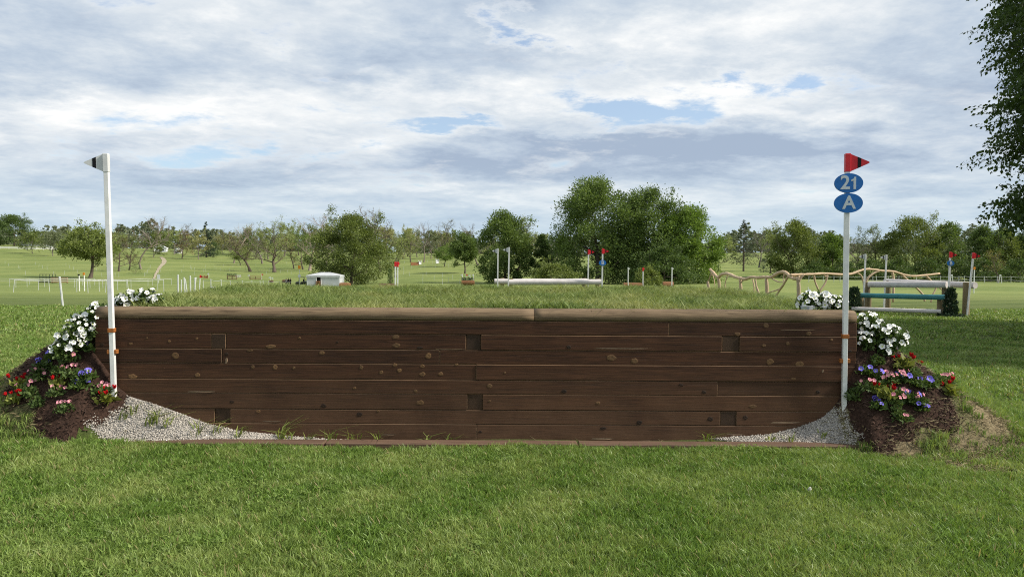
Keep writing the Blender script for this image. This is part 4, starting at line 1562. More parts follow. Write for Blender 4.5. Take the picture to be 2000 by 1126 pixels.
T('grey leafless tree behind the yellowish tree', 852, 452, 380, 36, 'bud', 'bare', seed=49, leaf_n=250, bark='bark_grey')
T('yellowish budding tree behind the light green pair', 874, 438, 330, 52, 'bud', 'bare', seed=50, leaf_n=1300)
T('light green rounded small tree left of the barrel jump', 868, 476, 240, 40, 'bright', seed=51, leaf_n=3400, base_clear=.06)
T('dense deep green round tree standing behind the barrel jump', 908, 450, 205, 52, 'mid', seed=52, leaf_n=6500, base_clear=.10)
T('purplish leafless tree between two dense green trees', 934, 436, 260, 42, 'rust', 'bare', seed=53, leaf_n=150, bark='bark_grey')
# --- centre clump
T('dark green tree with a pale leafy top left of the oxer', 985, 408, 150, 104, 'mid', seed=54, leaf_n=13000, base_clear=.0, leaf_s=.34)
T('pale sparse-topped sapling rising out of the dark green tree', 1000, 404, 152, 50, 'pale', 'airy', seed=55, leaf_n=1500, base_clear=.5)
T('narrow dark tree in the notch beside the tallest tree', 1058, 454, 150, 44, 'dark', seed=56, leaf_n=4200, base_clear=.0)
T('grey leafless thicket tree at the foot of the tallest tree', 1072, 444, 158, 56, 'rust', 'bare', seed=57, leaf_n=500, bark='bark_grey')
T('light olive shrub spreading behind the oxer', 1085, 512, 120, 90, 'olive', seed=58, leaf_n=4500, base_clear=-.15, leaf_s=.22, name='shrub')
T('tallest broad green tree in the clump behind the oxer', 1168, 344, 140, 178, 'mid', seed=59, leaf_n=24000, base_clear=-.02, leaf_s=.34, trunk=.55)
T('big green tree leaning against the tallest tree', 1262, 362, 138, 150, 'mid', seed=60, leaf_n=19000, base_clear=-.02, leaf_s=.32, trunk=.5)
T('bright green bushy tree at the right edge of the clump', 1342, 402, 136, 142, 'bright', seed=61, leaf_n=17000, base_clear=-.02, leaf_s=.32, trunk=.4)
T('dark shrub filling the foot of the clump', 1296, 478, 128, 130, 'dark', seed=62, leaf_n=7000, base_clear=-.15, leaf_s=.26, name='shrub')
T('low juniper-like shrub behind the rust-brown logs', 1266, 520, 92, 58, 'olive', seed=63, leaf_n=3200, base_clear=-.1, leaf_s=.17, name='shrub')
# --- right of the clump
T('dark drooping tree with a leaning trunk beside the ragged pine', 1404, 455, 262, 44, 'needle', 'airy', seed=64, leaf_n=1500, base_clear=.25, lean=(.15, 0))
T('ragged leaning pine with sparse dark boughs', 1452, 428, 260, 62, 'needle', 'conifer', seed=65, leaf_n=1700, base_clear=.16, name='conifer', leaf_s=.62)
T('thin leafless tree right of the ragged pine', 1482, 446, 290, 46, 'grey', 'bare', seed=66, leaf_n=350, bark='bark_grey')
T('small dark bush right of the ragged pine', 1491, 502, 250, 20, 'needle', seed=67, leaf_n=1200, base_clear=-.1, name='bush')
T('rounded olive tree standing behind the branch fence', 1548, 429, 205, 92, 'olive', seed=68, leaf_n=11500, base_clear=-.02, leaf_s=.38)
T('narrow grey-green tree to the left of the rounded olive tree', 1505, 452, 240, 34, 'grey', 'airy', seed=69, leaf_n=1500)
T('green upright tree right of the rounded olive tree', 1622, 454, 205, 62, 'bright', seed=70, leaf_n=7500, base_clear=-.02, leaf_s=.38)
T('leafless tree with a forked grey crown in the right wood', 1690, 430, 215, 56, 'bud', 'bare', seed=71, leaf_n=150, bark='bark_grey')
T('budding grey-green tree at the left end of the right wood', 1668, 468, 212, 56, 'grey', 'airy', seed=72, leaf_n=2600)
T('brownish olive tree among the right wood, below the leafless tree', 1716, 446, 208, 66, 'olive', 'airy', seed=73, leaf_n=3800)
T('largest domed olive tree in the right wood', 1780, 421, 205, 112, 'olive', seed=74, leaf_n=11000, base_clear=.02, leaf_s=.36)
T('dense mid-green tree right of the domed olive tree', 1850, 430, 206, 78, 'mid', seed=75, leaf_n=7500, base_clear=.0, leaf_s=.38)
T('slender leafless tree poking out of the right wood', 1893, 424, 225, 40, 'bud', 'bare', seed=76, leaf_n=150, bark='bark_grey')
for i, (px, top, w_, lf) in enumerate([(1918, 436, 66, 'mid'), (1960, 442, 70, 'olive'), (2008, 440, 76, 'mid'), (2064, 436, 80, 'dark'), (2120, 440, 80, 'mid')]):
    T('leafy green tree near the far end of the right wood', px, top, 206 + i, w_, lf, seed=77 + i, leaf_n=6500, base_clear=.0, leaf_s=.4, group='trees at the end of the right wood')
for i, (px, top, w_) in enumerate([(1590, 512, 66), (1650, 508, 60), (1700, 504, 66), (1752, 506, 70), (1810, 504, 76), (1872, 506, 70), (1930, 506, 70), (1990, 504, 76)]):
    T('dark undergrowth bush along the foot of the right wood', px, top, 192 + (i % 3) * 3, w_, 'dark', seed=90 + i, leaf_n=2600, base_clear=-.2, leaf_s=.34, group='undergrowth of the right wood', name='bush')
T('young yellow-leaved tree before the right wood', 1950, 490, 172, 38, 'yellow', 'airy', seed=99, leaf_n=1300, base_clear=.3)

rt = random.Random(17)
for i, (px, top) in enumerate([(64, 462), (104, 460), (150, 462), (222, 466), (300, 462), (340, 460), (388, 462), (436, 474), (470, 452), (500, 458), (524, 448), (556, 444), (584, 446),
                               (622, 444), (650, 446), (756, 446), (786, 452), (815, 456), (842, 458), (862, 462), (890, 456), (918, 458), (950, 452), (1036, 462), (1420, 474), (1500, 470)]):
    T('pale budding tree of the loose belt along the far crest', px, top, 350 + rt.uniform(0, 90), rt.uniform(38, 56), rt.choice(('pale', 'bud', 'olive', 'pale', 'grey')), 'airy', seed=300 + i,
      leaf_n=2300, base_clear=.10, leaf_s=.62, group='budding trees of the far belt', bark='bark_grey')

# distant woods that read as one mass
def far_wood():
    rg_ = np.random.default_rng(5)
    n = 4200
    u = rg_.uniform(-1.1, 1.1, n)
    d = rg_.uniform(560, 760, n)
    x = u * d
    g = H(x, d)
    hgt = 13 + 4 * np.sin(u * 23) + 4 * np.sin(u * 61 + 1) + rg_.normal(0, 2, n)
    z = g + rg_.random(n) * hgt
    pieces = []
    for i in range(5):
        p, o_ = crown_points(rg_, 170, 4.2, 4.2, 3.4, 0, 9)
        pieces.append(leaf_cloud(rg_, p, 1.5, .6, .2, o_, .05))
    rot = np.stack([rg_.normal(0, .2, n), rg_.normal(0, .2, n), rg_.uniform(0, 6.28, n)], -1)
    o = scatter('distant_wood', pieces, np.stack([x, d, z], -1), rot, rg_.uniform(.7, 1.3, n), LEAF['far'], rg_)
    kind(o, 'stuff')


far_wood()

# --- the near tree whose boughs hang in from the right
M['near_leaf'] = leaf_mat('near_leaf', (0.022, 0.044, 0.010), (0.090, 0.140, 0.030), 0.34)


def near_tree():
    rd = random.Random(8)
    rg_ = np.random.default_rng(8)
    base = Vector((17.2, 16.4, 0))
    base.z = gz(base.x, base.y) - .1
    root = thing('tree', 'large leafy tree with drooping boughs hanging over the lawn beyond the bank', 'tree', base)
    # crown: uneven leaf clumps through a deep, blunt-sided dome, each carried by a limb from the trunk
    RX, CZ, RZ = 5.35, 8.2, 5.2
    tr_pts = [Vector((0, 0, 0)), Vector((.1, 0, 1.5)), Vector((.05, .1, 3.4)), Vector((-.1, .1, 6)), Vector((0, 0, 9)), Vector((.1, 0, 11.5))]
    tubes = [(tr_pts, [.50, .36, .31, .24, .15, .05], 9)]
    clumps, tips = [], []
    # an even shell of clumps round the outside, then loose ones within
    for j in range(13):
        q2 = -1 + 2 * (j + .5) / 13
        pr = (1 if q2 < .15 else math.sqrt(max(.04, 1 - ((q2 - .15) / .87) ** 2))) * (1 - .10 * max(0, -q2 - .5) * 2)
        na = max(5, int(20 * pr))
        for i in range(na):
            an = 2 * PI * (i + rd.random() * .9) / na
            r = pr * rd.uniform(.80, 1.0)
            clumps.append(Vector((r * math.cos(an) * RX, r * math.sin(an) * RX, CZ + (q2 + rd.gauss(0, .05)) * RZ)))
    for i in range(70):
        an, r, q2 = rd.uniform(0, 2 * PI), math.sqrt(rd.uniform(.1, .6)), rd.uniform(-.9, .7)
        clumps.append(Vector((r * math.cos(an) * RX, r * math.sin(an) * RX, CZ + q2 * RZ)))
    for c in clumps:
        zt = max(1.8, min(10.8, c.z * .62 + rd.uniform(-.6, .4)))
        i = max(k for k in range(5) if tr_pts[k].z <= zt)
        p0 = tr_pts[i].lerp(tr_pts[i + 1], (zt - tr_pts[i].z) / (tr_pts[i + 1].z - tr_pts[i].z))
        mid = p0.lerp(c, .5) + Vector((rd.gauss(0, .25), rd.gauss(0, .25), .55 + rd.gauss(0, .2)))
        pts = [p0, p0.lerp(mid, .55) + Vector((0, 0, .12)), mid, mid.lerp(c, .6) + Vector((0, 0, .1)), c]
        tubes.append((pts, [.085, .065, .045, .028, .010], 5))
        rad = rd.uniform(.55, 1.15)
        for k in range(7):
            d = Vector((rd.gauss(0, 1), rd.gauss(0, 1), rd.gauss(-.25, .8))).normalized()
            e = c + d * rad * rd.uniform(.5, 1.0)
            st_ = pts[3].lerp(c, rd.random())
            md = st_.lerp(e, .55) + Vector((0, 0, .10))
            tubes.append(([st_, md, e], [.014, .010, .004], 3))
            for t_ in (.45, .75, 1.0):
                tips.append((st_.lerp(e, t_), (e - st_).normalized()))
    link('trunk', tubes_mesh(tubes, M['bark']), root)

    def spray(rg2):
        V, F, A = [], [], []
        n = 15
        pts = []
        for i in range(n):
            t = (i + .5) / n
            sgn = 1 if i % 2 else -1
            pts.append((t * .60, sgn * .06 + rg2.normal(0, .02), -.26 * t * t + rg2.normal(0, .025)))
        for p in pts:
            ln = rg2.uniform(.075, .125)
            a = np.array([.45 + rg2.normal(0, .35), rg2.normal(0, .6), -.75 + rg2.normal(0, .35)])
            a /= np.linalg.norm(a)
            b = np.cross(a, rg2.normal(size=3))
            b /= np.linalg.norm(b)
            nn = np.cross(a, b)
            q = np.array(p)
            o = len(V)
            wd = ln * .30
            V += [q, q + a * ln * .45 + b * wd + nn * ln * .06, q + a * ln, q + a * ln * .45 - b * wd + nn * ln * .06]
            F.append((o, o + 1, o + 2, o + 3))
            A.append(rg2.random())
        o = len(V)
        V += [np.array((0, 0, .004)), np.array((.6, 0, -.255)), np.array((.6, 0, -.265)), np.array((0, 0, -.004))]
        F.append((o, o + 1, o + 2, o + 3))
        A.append(0.0)
        return np.array(V), np.array(F), np.array(A)
    pieces = [spray(rg_) for _ in range(10)]
    tp = np.array([t[0] for t in tips])
    td = np.array([t[1] for t in tips])
    m = 3
    P_ = np.repeat(tp, m, 0) + rg_.normal(size=(len(tp) * m, 3)) * .13
    D_ = np.repeat(td, m, 0)
    ok = P_[:, 2] > 2.85
    P_, D_ = P_[ok], D_[ok]
    az = np.arctan2(D_[:, 1], D_[:, 0]) + rg_.normal(0, .8, len(P_))
    rot = np.stack([rg_.normal(0, .4, len(P_)), rg_.normal(.15, .35, len(P_)), az], -1)
    # one real mesh: every spray placed, turned and scaled
    VV, FF, AA = [], [], []
    sc_ = rg_.uniform(.75, 1.25, len(P_))
    pk = rg_.integers(0, len(pieces), len(P_))
    off = 0
    for k in range(len(pieces)):
        v, f, a = pieces[k]
        for i in np.nonzero(pk == k)[0]:
            cz_, sz_ = math.cos(az[i]), math.sin(az[i])
            cy_, sy_ = math.cos(rot[i, 1]), math.sin(rot[i, 1])
            cx_, sx_ = math.cos(rot[i, 0]), math.sin(rot[i, 0])
            R = np.array([[cz_, -sz_, 0], [sz_, cz_, 0], [0, 0, 1]]) @ np.array([[cy_, 0, sy_], [0, 1, 0], [-sy_, 0, cy_]]) @ np.array([[1, 0, 0], [0, cx_, -sx_], [0, sx_, cx_]])
            VV.append(v @ R.T * sc_[i] + P_[i])
            FF.append(f + off)
            AA.append(a)
            off += len(v)
    link('crown', np_mesh('crown', np.concatenate(VV), np.concatenate(FF), M['near_leaf'], np.concatenate(AA)), root)

near_tree()


# ------------------------------------------------------------------ fences and jumps
def log(name, a, b, r, mat, parent, base, n=14, end_mat=None):
    a, b = Vector(a) - base, Vector(b) - base
    k = 5
    pts = [a.lerp(b, i / k) for i in range(k + 1)]
    rd = random.Random(int(abs(a.x * 100)) + n)
    rr = [r * rd.uniform(.95, 1.04) for _ in pts]
    m = MB().tube(pts, rr, n, cap=False)
    o = m.build(name, mat, parent, smooth=True)
    e = MB()
    for c, s in ((pts[0], rr[0]), (pts[-1], rr[-1])):
        t = (b - a).normalized() * (.002 if c is pts[-1] else -.002)
        e.tube([c - t, c + t], [s * .985, s * .985], n)
    e.build('cut_end', end_mat or mat, o)
    return o


def post(x, y, h, r, parent, base, mat='post', below=.2, square=False, top_z=None):
    z = gz(x, y)
    zt = top_z if top_z is not None else z + h
    p = Vector((x, y, 0)) - base
    m = MB()
    if square:
        m.box((p.x - r, p.y - r, z - below - base.z), (p.x + r, p.y + r, zt - base.z), .008)
    else:
        m.tube([(p.x, p.y, z - below - base.z), (p.x, p.y, zt - base.z - .01), (p.x, p.y, zt - base.z)], [r * 1.03, r, r * .93], 12)
    return m.build('post', M[mat], parent, smooth=False)


# centre oxer behind the bank: two white rails on cut posts
oc = Vector((.6, 29, gz(.6, 29)))
oxer = thing('log_oxer', 'pair of thick white painted rails showing above the grass bank', 'jump', oc)
for (xl, xr, y, d, pl, pr) in ((994, 1174, 550.5, 28.0, 998, 1168), (966, 1150, 548.8, 30.2, 981, 1141)):
    a, b = P(xl, y + .5, d), P(xr, y, d)
    log('rail', a, b, .108, M['white_log'], oxer, oc, 16)
    for px in (pl, pr):
        q = P(px, y, d)
        post(q.x, d + .16, 1, .085, oxer, oc, 'post', top_z=q.z + .12)


def far_pole(label, red, bx, tx, top, d, signs=(), group=None, hgt=2.15, wd=.05):
    t = P(tx, top, d)
    b0 = P(bx, top + 60, d)
    z = gz(b0.x, d)
    b = Vector((b0.x + (b0.x - t.x) * .25, d, z))
    return flag_pole(label, red, b, t, wd, signs, group)


far_pole('white pennant pole at the back rail of the centre oxer', False, 972, 972.5, 485, 30.0)
far_pole('white pennant pole at the front rail of the centre oxer', False, 992.5, 994.5, 482.5, 27.8)
far_pole('red pennant pole without a sign at the back rail of the centre oxer', True, 1148.5, 1149.5, 487, 30.0)
pB = far_pole('red pennant pole with a blue B sign at the front rail of the centre oxer', True, 1176, 1177, 485, 27.8,
              signs=(('B', 1.83, .138, .105, .19),))

# right oxer: two slanting white rails, a teal rail, a ground rail
rc = Vector((14.4, 26.5, gz(14.4, 26.5)))
roxer = thing('corner_oxer', 'white rail oxer with a teal rail and timber posts on the right lawn', 'jump', rc)


def rail_px(name, p0, p1, r, mat):
    return log(name, P(*p0), P(*p1), r, mat, roxer, rc, 16)


rail_px('rail', (1697, 555, 27.4), (1849, 555.5, 25.4), .115, M['white_log'])
rail_px('rail', (1729, 550, 28.6), (1905, 557, 24.9), .112, M['white_log'])
rail_px('teal_rail', (1680, 576.5, 26.9), (1846, 580.5, 24.9), .090, M['teal'])
rail_px('ground_rail', (1664, 602.5, 26.4), (1838, 608, 24.6), .07, M['white_log'])
for px, d, r, tp in ((1694, 27.5, .105, 551), (1845, 25.55, .085, 555), (1735, 28.4, .10, 547.5), (1888, 25.05, .11, 551)):
    q = P(px, tp, d)
    post(q.x, d, 1, r, roxer, rc, 'post', top_z=q.z)
for px, d, r, tp in ((1684, 26.95, .10, 578), (1699, 27.1, .10, 577), (1839, 25.1, .085, 582)):
    q = P(px, tp, d)
    post(q.x, d + .1, 1, r, roxer, rc, 'post', top_z=q.z)
far_pole('white pennant pole at the left of the teal-railed oxer, front', False, 1687.5, 1690.5, 496, 27.3)
far_pole('white pennant pole at the left of the teal-railed oxer, back', False, 1728, 1731.5, 497.5, 28.2)
far_pole('red pennant pole with a blue B sign at the teal-railed oxer', True, 1853.5, 1856, 491.5, 25.2, signs=(('B', 1.80, .125, .09, .165),))
far_pole('red pennant pole leaning at the outer end of the teal-railed oxer', True, 1892, 1901.5, 493, 24.7)


def shrub(label, px, py_top, py_bot, d, wpx, seed, leaf='needle', name='shrub', low=None):
    b = P(px, py_bot, d)
    b.z = gz(b.x, d)
    hgt = P(px, py_top, d).z - b.z
    wid = wpx * d / FPX
    rg_ = np.random.default_rng(seed)
    root = thing(name, label, 'shrub', b)
    n = 1500
    t = rg_.random(n)
    prof = np.interp(t, [0, .15, .5, .8, 1], [.75, 1, .95, .8, .45])
    an = rg_.uniform(0, 2 * PI, n)
    rr = wid / 2 * prof * rg_.random(n) ** .4
    p = np.stack([rr * np.cos(an), rr * np.sin(an), t * hgt], -1) + rg_.normal(0, .02, (n, 3))
    V, F, A = leaf_cloud(rg_, p, .10, .35, 1.4, np.stack([np.cos(an), np.sin(an), np.full(n, .8)], -1), .06)
    link('foliage', np_mesh('foliage', V, F, LEAF[leaf], A), root)
    b_ = MB()
    for k in range(5):
        a = k * 1.26
        b_.tube([(0, 0, -.05), (math.cos(a) * wid * .15, math.sin(a) * wid * .15, hgt * .5), (math.cos(a) * wid * .25, math.sin(a) * wid * .25, hgt * .85)], [.02, .014, .005], 4)
    b_.build('stem', M['bark'], root)
    if low:
        n = 300
        an = rg_.uniform(0, 2 * PI, n)
        rr = low * rg_.random(n) ** .5
        V, F, A = leaf_cloud(rg_, np.stack([rr * np.cos(an), rr * np.sin(an), rg_.random(n) * .15], -1), .10, .4, .6, None, .05)
        link('ground_leaves', np_mesh('ground_leaves', V, F, LEAF['needle'], A), root)
    return root


shrub('dark upright evergreen at the near post of the teal rail', 1856, 563, 612, 24.6, 26, 5, low=.42)
shrub('dark evergreen at the left end of the teal rail beside the signed pole', 1668, 561, 602, 26.5, 27, 6)
for i in range(11):
    t = i / 10
    p = P(1705 + 125 * t, 590, 27.6 - 1.9 * t)
    p.z = gz(p.x, p.y)
    rd = random.Random(i)
    root = thing('yellow_bedding_plant', 'low yellow-flowered plant in the row under the white rails of the teal-railed oxer', 'plant', p, 0, 'yellow plants under the oxer')
    rg_ = np.random.default_rng(900 + i)
    c = rg_.normal(size=(40, 3)) * np.array([.10, .08, .04]) + np.array([0, 0, .07])
    V, F, A = leaf_cloud(rg_, c, .09, .45, .3)
    link('foliage', np_mesh('foliage', V, F, LEAF['mid'], A), root)
    for k in range(2):
        put_flower(FL_YEL, root, Vector((rd.uniform(-.12, .12), -.06, rd.uniform(.12, .19))), (0, -.8, .6), .9, rd)

# peeled branch fence
def branch(name, pts, r0, r1, parent, base, n=7):
    W = [P(*p) for p in pts]
    # smooth the way-points a little
    out = []
    for i in range(len(W) - 1):
        p0, p1, p2, p3 = W[max(i - 1, 0)], W[i], W[i + 1], W[min(i + 2, len(W) - 1)]
        for k in range(4):
            t = k / 4
            out.append(.5 * ((2 * p1) + (p2 - p0) * t + (2 * p0 - 5 * p1 + 4 * p2 - p3) * t * t + (3 * p1 - p0 - 3 * p2 + p3) * t ** 3))
    out.append(W[-1])
    m = len(out) - 1
    rb = random.Random(len(pts) * 7 + int(pts[0][0]))
    rr = [(r0 + (r1 - r0) * i / m) * rb.uniform(.85, 1.15) for i in range(m + 1)]
    return MB().tube([p - base for p in out], rr, n).build(name, M['drift'], parent, smooth=True)


def dd(px):
    return float(np.interp(px, [1380, 1404, 1445, 1497, 1560], [41.5, 39.5, 37, 34.5, 31.5]))


fb = at(1470, 36)
fence1 = thing('branch_fence', 'peeled crooked branch fence with stout posts behind the grass bank', 'fence', fb)
branch('rail', [(x, y, dd(x)) for x, y in ((1387, 526), (1393, 532), (1399, 539), (1404, 541), (1409, 536), (1419, 534), (1428, 537), (1437, 541), (1446, 543), (1455, 545), (1467, 541), (1480, 542), (1490, 541), (1505, 541), (1513, 537), (1522, 532), (1532, 531), (1538, 535), (1545, 541), (1552, 544), (1562, 542))], .085, .075, fence1, fb)
branch('rail', [(x, y, dd(x)) for x, y in ((1446, 553), (1452, 547), (1462, 543), (1472, 540))], .04, .03, fence1, fb)
for px, top in ((1404, 541), (1446, 545), (1497, 543), (1559, 543), (1383, 549)):
    q = P(px, top, dd(px))
    branch('post', [(px - .5, top, dd(px)), (px + 1, top + 20, dd(px)), (px + .5, 515 + (CAM_H - gz(q.x, dd(px)) + .1) * FPX / dd(px), dd(px))], .075, .085, fence1, fb)
for pts, r in (([(1389, 533), (1386, 543), (1381, 553)], .045), ([(1391, 534), (1395, 548), (1395, 566)], .03), ([(1421, 538), (1416, 556), (1420, 573)], .035),
               ([(1470, 545), (1473, 560), (1472, 580)], .04), ([(1475, 545), (1478, 562), (1482, 582)], .05), ([(1477, 557), (1482, 570), (1485, 581)], .035),
               ([(1540, 538), (1530, 556), (1522, 567), (1512, 586)], .055), ([(1524, 564), (1515, 567), (1498, 575)], .035), ([(1508, 544), (1520, 550), (1530, 551)], .03),
               ([(1570, 536), (1566, 541), (1561, 549)], .045), ([(1531, 535), (1530, 545), (1533, 553)], .03)):
    pp = [(x, y, dd(min(x, 1560))) for x, y in pts]
    if pts[-1][1] > 564:
        x, y = pts[-1]
        pp.append((x + 1, 515 + (CAM_H - gz(P(x, y, dd(x)).x, dd(x)) + .1) * FPX / dd(x), dd(x)))
    branch('brace', pp, r, r * .8, fence1, fb, 6)


def d2(px):
    return float(np.interp(px, [1540, 1840], [31.8, 34.0]))


fb2 = at(1690, 33)
fence2 = thing('branch_fence', 'long thin peeled branch rail running behind the teal-railed oxer', 'fence', fb2)
branch('rail', [(x, y, d2(x)) for x, y in ((1543, 537), (1560, 536), (1585, 535.5), (1612, 534), (1640, 536), (1662, 535), (1676, 530), (1690, 526), (1705, 526), (1725, 529), (1745, 530), (1765, 536), (1785, 539), (1810, 537), (1835, 534))], .06, .045, fence2, fb2)
for pts, r in (([(1590, 538), (1592, 550), (1598, 566), (1600, 585)], .04), ([(1616, 537), (1612, 552), (1602, 568), (1600, 585)], .045), ([(1609, 535), (1612, 539), (1617, 538)], .03),
               ([(1674, 533), (1682, 538), (1686, 552), (1688, 585)], .03), ([(1716, 529), (1704, 535), (1692, 549), (1688, 585)], .05), ([(1743, 532), (1745, 548), (1744, 590)], .06),
               ([(1762, 537), (1772, 546), (1790, 562), (1802, 575), (1806, 588)], .05), ([(1808, 538), (1816, 546), (1828, 560), (1822, 575), (1818, 590)], .045), ([(1835, 562), (1845, 568), (1855, 572)], .03)):
    branch('brace', [(x, y, d2(x)) for x, y in pts], r, r * .85, fence2, fb2, 6)


# ------------------------------------------------------------------ stakes and ropes
STAKE = {}


def stake(px, py, hgt=1.15, r=.028, lean=0.0, label=None, group='rope stakes on the left slope', dmin=17.0, d=None):
    p = ground(px, py, dmin) if d is None else at(px, d)
    key = (hgt, r)
    if key not in STAKE:
        b = MB().tube([(0, 0, -.1), (0, 0, hgt - .02), (0, 0, hgt)], [r, r, r * .7], 6)
        me = bpy.data.meshes.new('stake')
        me.from_pydata(b.v, [], b.f)
        me.materials.append(M['stake'])
        fix_normals(me)
        STAKE[key] = me
    o = link('stake', STAKE[key], None, p)
    o.rotation_euler = (0, lean, 0)
    return tag(o, label or 'thin white stake of the rope lines across the left slope', 'stake', group)


def rope(label, pts, r=.012, group=None):
    base = Vector(pts[0])
    b = MB()
    out = []
    for a, c in zip(pts, pts[1:]):
        a, c = Vector(a), Vector(c)
        for k in range(4):
            t = k / 4
            out.append(a.lerp(c, t) - Vector((0, 0, .10 * 4 * t * (1 - t))) - base)
    out.append(Vector(pts[-1]) - base)
    o = b.tube(out, r, 4).build('rope', M['rope'], None, loc=base)
    return tag(o, label, 'rope', group)


# near stake with a lean
o = stake(122, 607, 1.22, .038, -.10, 'thick white stake leaning alone on the mown grass before the rope line', None, d=29)
row1 = [(19, 560), (31, 561), (53, 560), (58, 556), (87, 560), (145, 561), (161, 557), (176, 562), (185, 557), (201, 562), (248, 562), (256, 562), (289, 558), (298, 557), (335, 556)]
row2 = [(26, 571), (75, 566), (97, 569), (150, 570), (172, 572), (194, 569), (206, 571), (230, 567), (251, 569), (308, 566), (320, 570)]
rows = {'back': [], 'front': []}
rdk = random.Random(4)
for nm, row in (('back', row1), ('front', row2)):
    for px, py in row:
        o = stake(px, py, 1.1, .023, rdk.gauss(0, .05), 'white stake of the double rope line along the left meadow', 'rope line stakes, left meadow')
        rows[nm].append(o)
for nm in rows:
    pts = sorted([(o.location.x + math.sin(o.rotation_euler[1]) * 1.1, o.location.y, o.location.z + 1.08) for o in rows[nm]])
    rope('%s white rope strung along the stakes of the left meadow' % ('further' if nm == 'back' else 'nearer'), [(pts[0][0] - 12, pts[0][1], pts[0][2])] + pts, .016)
# cluster of white uprights and the rope row in front of the parkland
for px, py, h, l in ((348, 581, 1.45, 0), (354, 571, 1.1, .02), (361, 571, 1.3, -.05), (365, 570, 1.15, -.12), (372, 577, 1.4, 0), (378, 575, 1.3, .15), (381, 576, 1.25, 0)):
    stake(px, py, h, .05, l, 'thick white upright in the huddle of uprights by the red pennant', 'huddle of white uprights')
rowp = []
for px, py in ((397, 565), (412, 571), (432, 568), (450, 564), (473, 565), (492, 563), (508, 563), (514, 562), (525, 563), (546, 560), (600, 561)):
    rowp.append(stake(px, py, 1.15, .034, 0, 'white stake of the rope row in front of the park trees', 'rope row stakes before the park'))
rope('white rope strung along the stakes before the park trees', [(o.location.x, o.location.y, o.location.z + 1.08) for o in rowp], .016)
# scattered far stakes
FARS = [(10, 515), (17, 520), (36, 524), (39, 527), (50, 537), (69, 517), (76, 521), (83, 524), (92, 526), (105, 538), (126, 536), (129, 519), (136, 524), (144, 527), (151, 533),
        (189, 530), (199, 541), (225, 540), (232, 541), (236, 529), (244, 527), (282, 540), (285, 537), (288, 533), (291, 528), (294, 523), (310, 537), (313, 531), (315, 524),
        (355, 532), (359, 523), (372, 524), (374, 527), (380, 528), (401, 522), (418, 523), (422, 526), (431, 528), (436, 521), (448, 530), (455, 523), (465, 520), (469, 526),
        (482, 527), (397, 531), (380, 537), (401, 531), (514, 524), (520, 536), (526, 530), (548, 533), (562, 533), (570, 536), (500, 519), (530, 513), (560, 515), (585, 520),
        (754, 516), (788, 527), (752, 525), (788, 536), (800, 539), (804, 525), (822, 526), (826, 555), (826, 543), (830, 524), (832, 539), (848, 547), (850, 523), (864, 542),
        (864, 556), (876, 551), (884, 546), (876, 522), (898, 554), (760, 536), (845, 515), (858, 513), (870, 515), (835, 513), (790, 514)]
for px, py in FARS:
    stake(px, py, 1.1, .026, rdk.gauss(0, .03))
# right-hand rope line before the wood
rr_ = []
for px in (1580, 1608, 1629, 1641, 1705, 1712, 1735, 1756, 1790, 1837, 1873, 1884, 1923, 1948, 1975, 2010, 2050):
    rr_.append(stake(px, 548, 1.3, .045, 0, 'white stake of the rope line along the right wood', 'rope line stakes before the right wood', d=146))
for h in (1.22, .55):
    rope('%s white rope of the line along the right wood' % ('upper' if h > 1 else 'lower'), [(o.location.x, o.location.y, o.location.z + h) for o in rr_], .02)
for px in (1859, 1954):
    b = at(px, 141)
    root = thing('white_trestle', 'white A-shaped trestle stand beside the rope line along the right wood', 'trestle', b, 0, 'white trestles')
    MB().tube([(-.28, 0, 0), (-.1, 0, 1.55)], .05, 6).build('leg', M['white'], root)
    MB().tube([(.28, 0, 0), (.1, 0, 1.55)], .05, 6).build('leg', M['white'], root)
    MB().box((-.16, -.05, 1.4), (.16, .05, 1.62), .01).build('top_bar', M['white'], root)
stake(1579, 568, .75, .03, 0, 'short white stake alone on the lawn behind the branch fence', None, d=48)
b = at(1903, 60)
root = thing('marker_post', 'white marker post with a yellow cap behind the leaning red pennant pole', 'post', b)
MB().tube([(0, 0, -.1), (0, 0, 2.0)], .04, 8).build('post', M['white'], root)
MB().box((-.055, -.055, 1.9), (.055, .055, 2.12), .01).build('cap', M['orange'], root)


